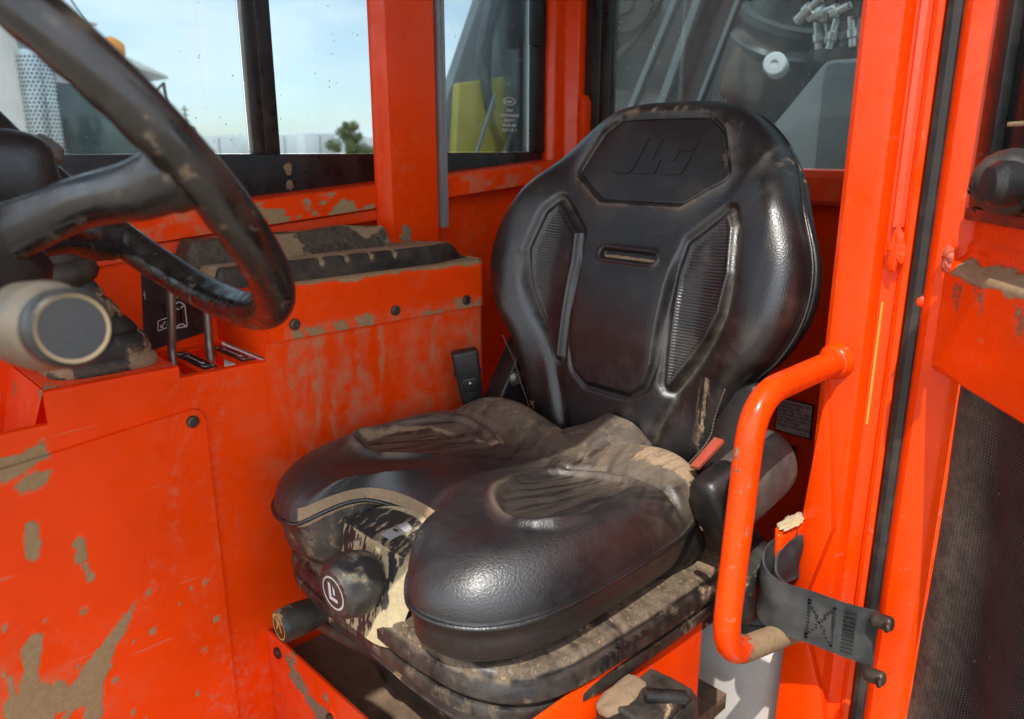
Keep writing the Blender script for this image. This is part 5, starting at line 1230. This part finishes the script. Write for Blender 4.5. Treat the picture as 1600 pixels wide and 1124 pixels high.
# slanted frame plates, light edge strips
M['maroon_steel'] = mat('dark_maroon_steel', (.030, .020, .024), .35, dust=.12)
def slant(name, xa, za, xb, zb, y, w, d, matl, bev=.006):
    k = (xb - xa) / (zb - za); beam(name, (xa + k * (-.7 - za), y, -.7), (xa + k * (.9 - za), y, .9), w, d, matl, bev)
slant('frame_plate', -1.80, .19, -1.63, .50, 2.45, .13, .04, M['dark_steel'])
slant('frame_plate', -1.50, .17, -1.39, .44, 2.28, .15, .05, M['maroon_steel'])
slant('frame_plate', -1.335, .17, -1.22, .44, 2.40, .12, .03, M['grey_light'])
slant('edge_strip', -1.67, .18, -1.53, .46, 2.20, .022, .03, M['grey_light'], .004)
slant('edge_strip', -1.565, .17, -1.455, .45, 2.21, .030, .03, M['grey_light'], .004)
slant('edge_strip', -1.40, .17, -1.295, .43, 2.18, .016, .03, M['grey_light'], .004)
# main boom tube crossing the upper left corner
beam('boom_tube', (-2.6, 2.9, .18), (-1.7, 2.9, 1.35), .42, .3, M['grey_steel'], .02)
lathe('pivot_boss', [(.12, -.1), (.13, -.09), (.13, .09), (.10, .10), (.10, .12), (.04, .125), (.04, .15), (.005, .15)], (-1.93, 2.52, .52), (.3, -1, 0), M['dark_steel'], boom, 28)
lump('fender', (-2.25, 2.3, -.5), (-1.62, 3.0, .22), M['dark_steel'], boom, 4, .004, bev=.12)
for k_ in range(2): tube('hose', [Vector(p) for p in catmull([(-2.02 + .07 * k_, 2.4, .16), (-2.04 + .07 * k_, 2.42, .30), (-1.93 + .07 * k_, 2.45, .42), (-1.80 + .07 * k_, 2.46, .60)], 24)], .016, M['hose'], boom, 10)
# lift cylinder with muddy base and white pin cap
cyl_d = Vector((.42, -.18, .86)).normalized()
lc = lathe('lift_cylinder', [(.02, -.20), (.085, -.19), (.118, -.14), (.122, -.02), (.122, .05), (.105, .07), (.105, .10), (.118, .105), (.118, .125), (.095, .13), (.092, .9)], (-1.175, 2.14, .245), cyl_d, M['grey_steel'], boom, 34)
lathe('pivot_pin', [(.030, 0), (.030, .05), (.026, .056), (.010, .057), (.009, .052), (.0005, .052)], (-1.075, 2.02, .214), (.35, -1, .1), M['trailer'], lc, 24)
capsule('cylinder_eye', (-1.20, 2.06, .12), (-1.13, 2.08, .33), .055, .08, M['dusty_plastic'], boom, pw=2.4)
# engine cover
prism('engine_cover', [(-1.08, 1.95, -.6), (-1.08, 1.95, .02), (-.915, 1.95, .215), (-.3, 1.95, .215), (-.3, 1.95, -.6)], (0, .9, 0), M['grey_light'], boom, .015)
prism('cover_panel', [(-.905, 1.935, -.5), (-.905, 1.935, .205), (-.35, 1.935, .205), (-.35, 1.935, -.5)], (0, .013, 0), M['grey_steel'], boom, .006)
box('cross_beam', (-2.4, 2.55, -.25), (-.3, 2.75, .10), M['grey_steel'], boom, .01)
box('rear_guard', (-1.5, 2.62, .10), (-.3, 2.66, 1.1), M['grey_steel'], boom, .01)
# hose manifold
mf = box('manifold', (-.97, 2.0, .216), (-.70, 2.14, .250), M['dark_steel'], boom, .006)
for i in range(14):
    x = -.965 + i * .020 + RNG.uniform(-.006, .006); z1 = .30 + RNG.uniform(0, .05); y = 2.02 + RNG.uniform(-.03, .03)
    f_ = lathe('hose_fitting', [(.009, 0), (.009, .02), (.013, .022), (.013, .040), (.009, .042), (.010, .07)], (x, y, .245), (RNG.uniform(-.2, .2), 0, 1), M['fitting'], boom, 10, 25)
    tube('hose', [Vector(p) for p in catmull([(x, y, .31), (x + RNG.uniform(-.02, .02), y, .40), (x + RNG.uniform(-.05, .08), y + .05, .52), (x + RNG.uniform(.0, .2), y + .12, .75)], 16)], .010 + RNG.uniform(0, .004), M['hose'] if i % 3 else M['grey_light'], boom, 9)
for i in range(9):
    x = -1.0 + i * .035; c_ = lathe('hose_elbow', [(.010, -.03), (.014, -.028), (.014, .0), (.018, .002), (.018, .02), (.010, .022), (.010, .05)], (x, 2.0, .33 + RNG.uniform(-.05, .10)), (.8, -.2, RNG.uniform(-.5, .8)), M['fitting'], boom, 10, 25)
# tall guard frame with a yellow panel beyond the quarter window
sid = thing('lift_mast_machine', (-2.6, 2.6, gz), 'grey machine frame with olive yellow panel and bent rail beyond the quarter window', 'machine')
def sbeam(name, a, b, w, d, matl, bev=.008):
    a, b = Vector(a), Vector(b); ax = (b - a).normalized(); u_ = ax.cross(Vector((1, 0, 0))).normalized(); v_ = ax.cross(u_)
    pl = [a + u_ * (-w / 2) + v_ * (-d / 2), a + u_ * (w / 2) + v_ * (-d / 2), a + u_ * (w / 2) + v_ * (d / 2), a + u_ * (-w / 2) + v_ * (d / 2)]
    return prism(name, [tuple(p) for p in pl], b - a, matl, sid, bev)
prism('slanted_plate', [(-2.30, 1.70, -.6), (-2.30, 1.80, .0), (-2.30, 2.05, .52), (-2.30, 2.2, .9), (-2.30, 2.6, .9), (-2.30, 2.4, -.6)], (-.05, 0, 0), M['grey_light'], sid, .006)
prism('yellow_panel', [(-2.24, 1.84, -.35), (-2.24, 1.90, .235), (-2.24, 2.15, .275), (-2.24, 2.15, -.35)], (-.04, 0, 0), M['yellow_panel'], sid, .006)
sbeam('dark_post', (-2.15, 2.22, -.6), (-2.15, 2.20, .42), .14, .06, M['dark_steel'], .02)
sbeam('light_strip', (-2.18, 1.84, -.2), (-2.18, 2.02, .20), .012, .01, M['grey_light'], .002)
sbeam('light_strip', (-2.18, 1.98, -.2), (-2.18, 2.22, .30), .016, .01, M['grey_light'], .002)
tube('bent_rail', round_path([(-2.2, 2.02, .15), (-2.2, 1.96, .33), (-2.2, 2.03, .56), (-2.2, 2.1, .85)], .04), .017, M['grey_steel'], sid, 12)
tube('bent_rail', round_path([(-2.24, 2.03, .15), (-2.24, 2.05, .42), (-2.24, 2.16, .62), (-2.24, 2.3, .9)], .06), .012, M['hose'], sid, 10)
for yy in (1.9, 2.6): lathe('wheel', [(.25, -.15), (.55, -.15), (.6, -.08), (.6, .08), (.55, .15), (.25, .15)], (-2.6, yy + .2, gz + .6), (1, 0, 0), M['tyre'], sid, 28)
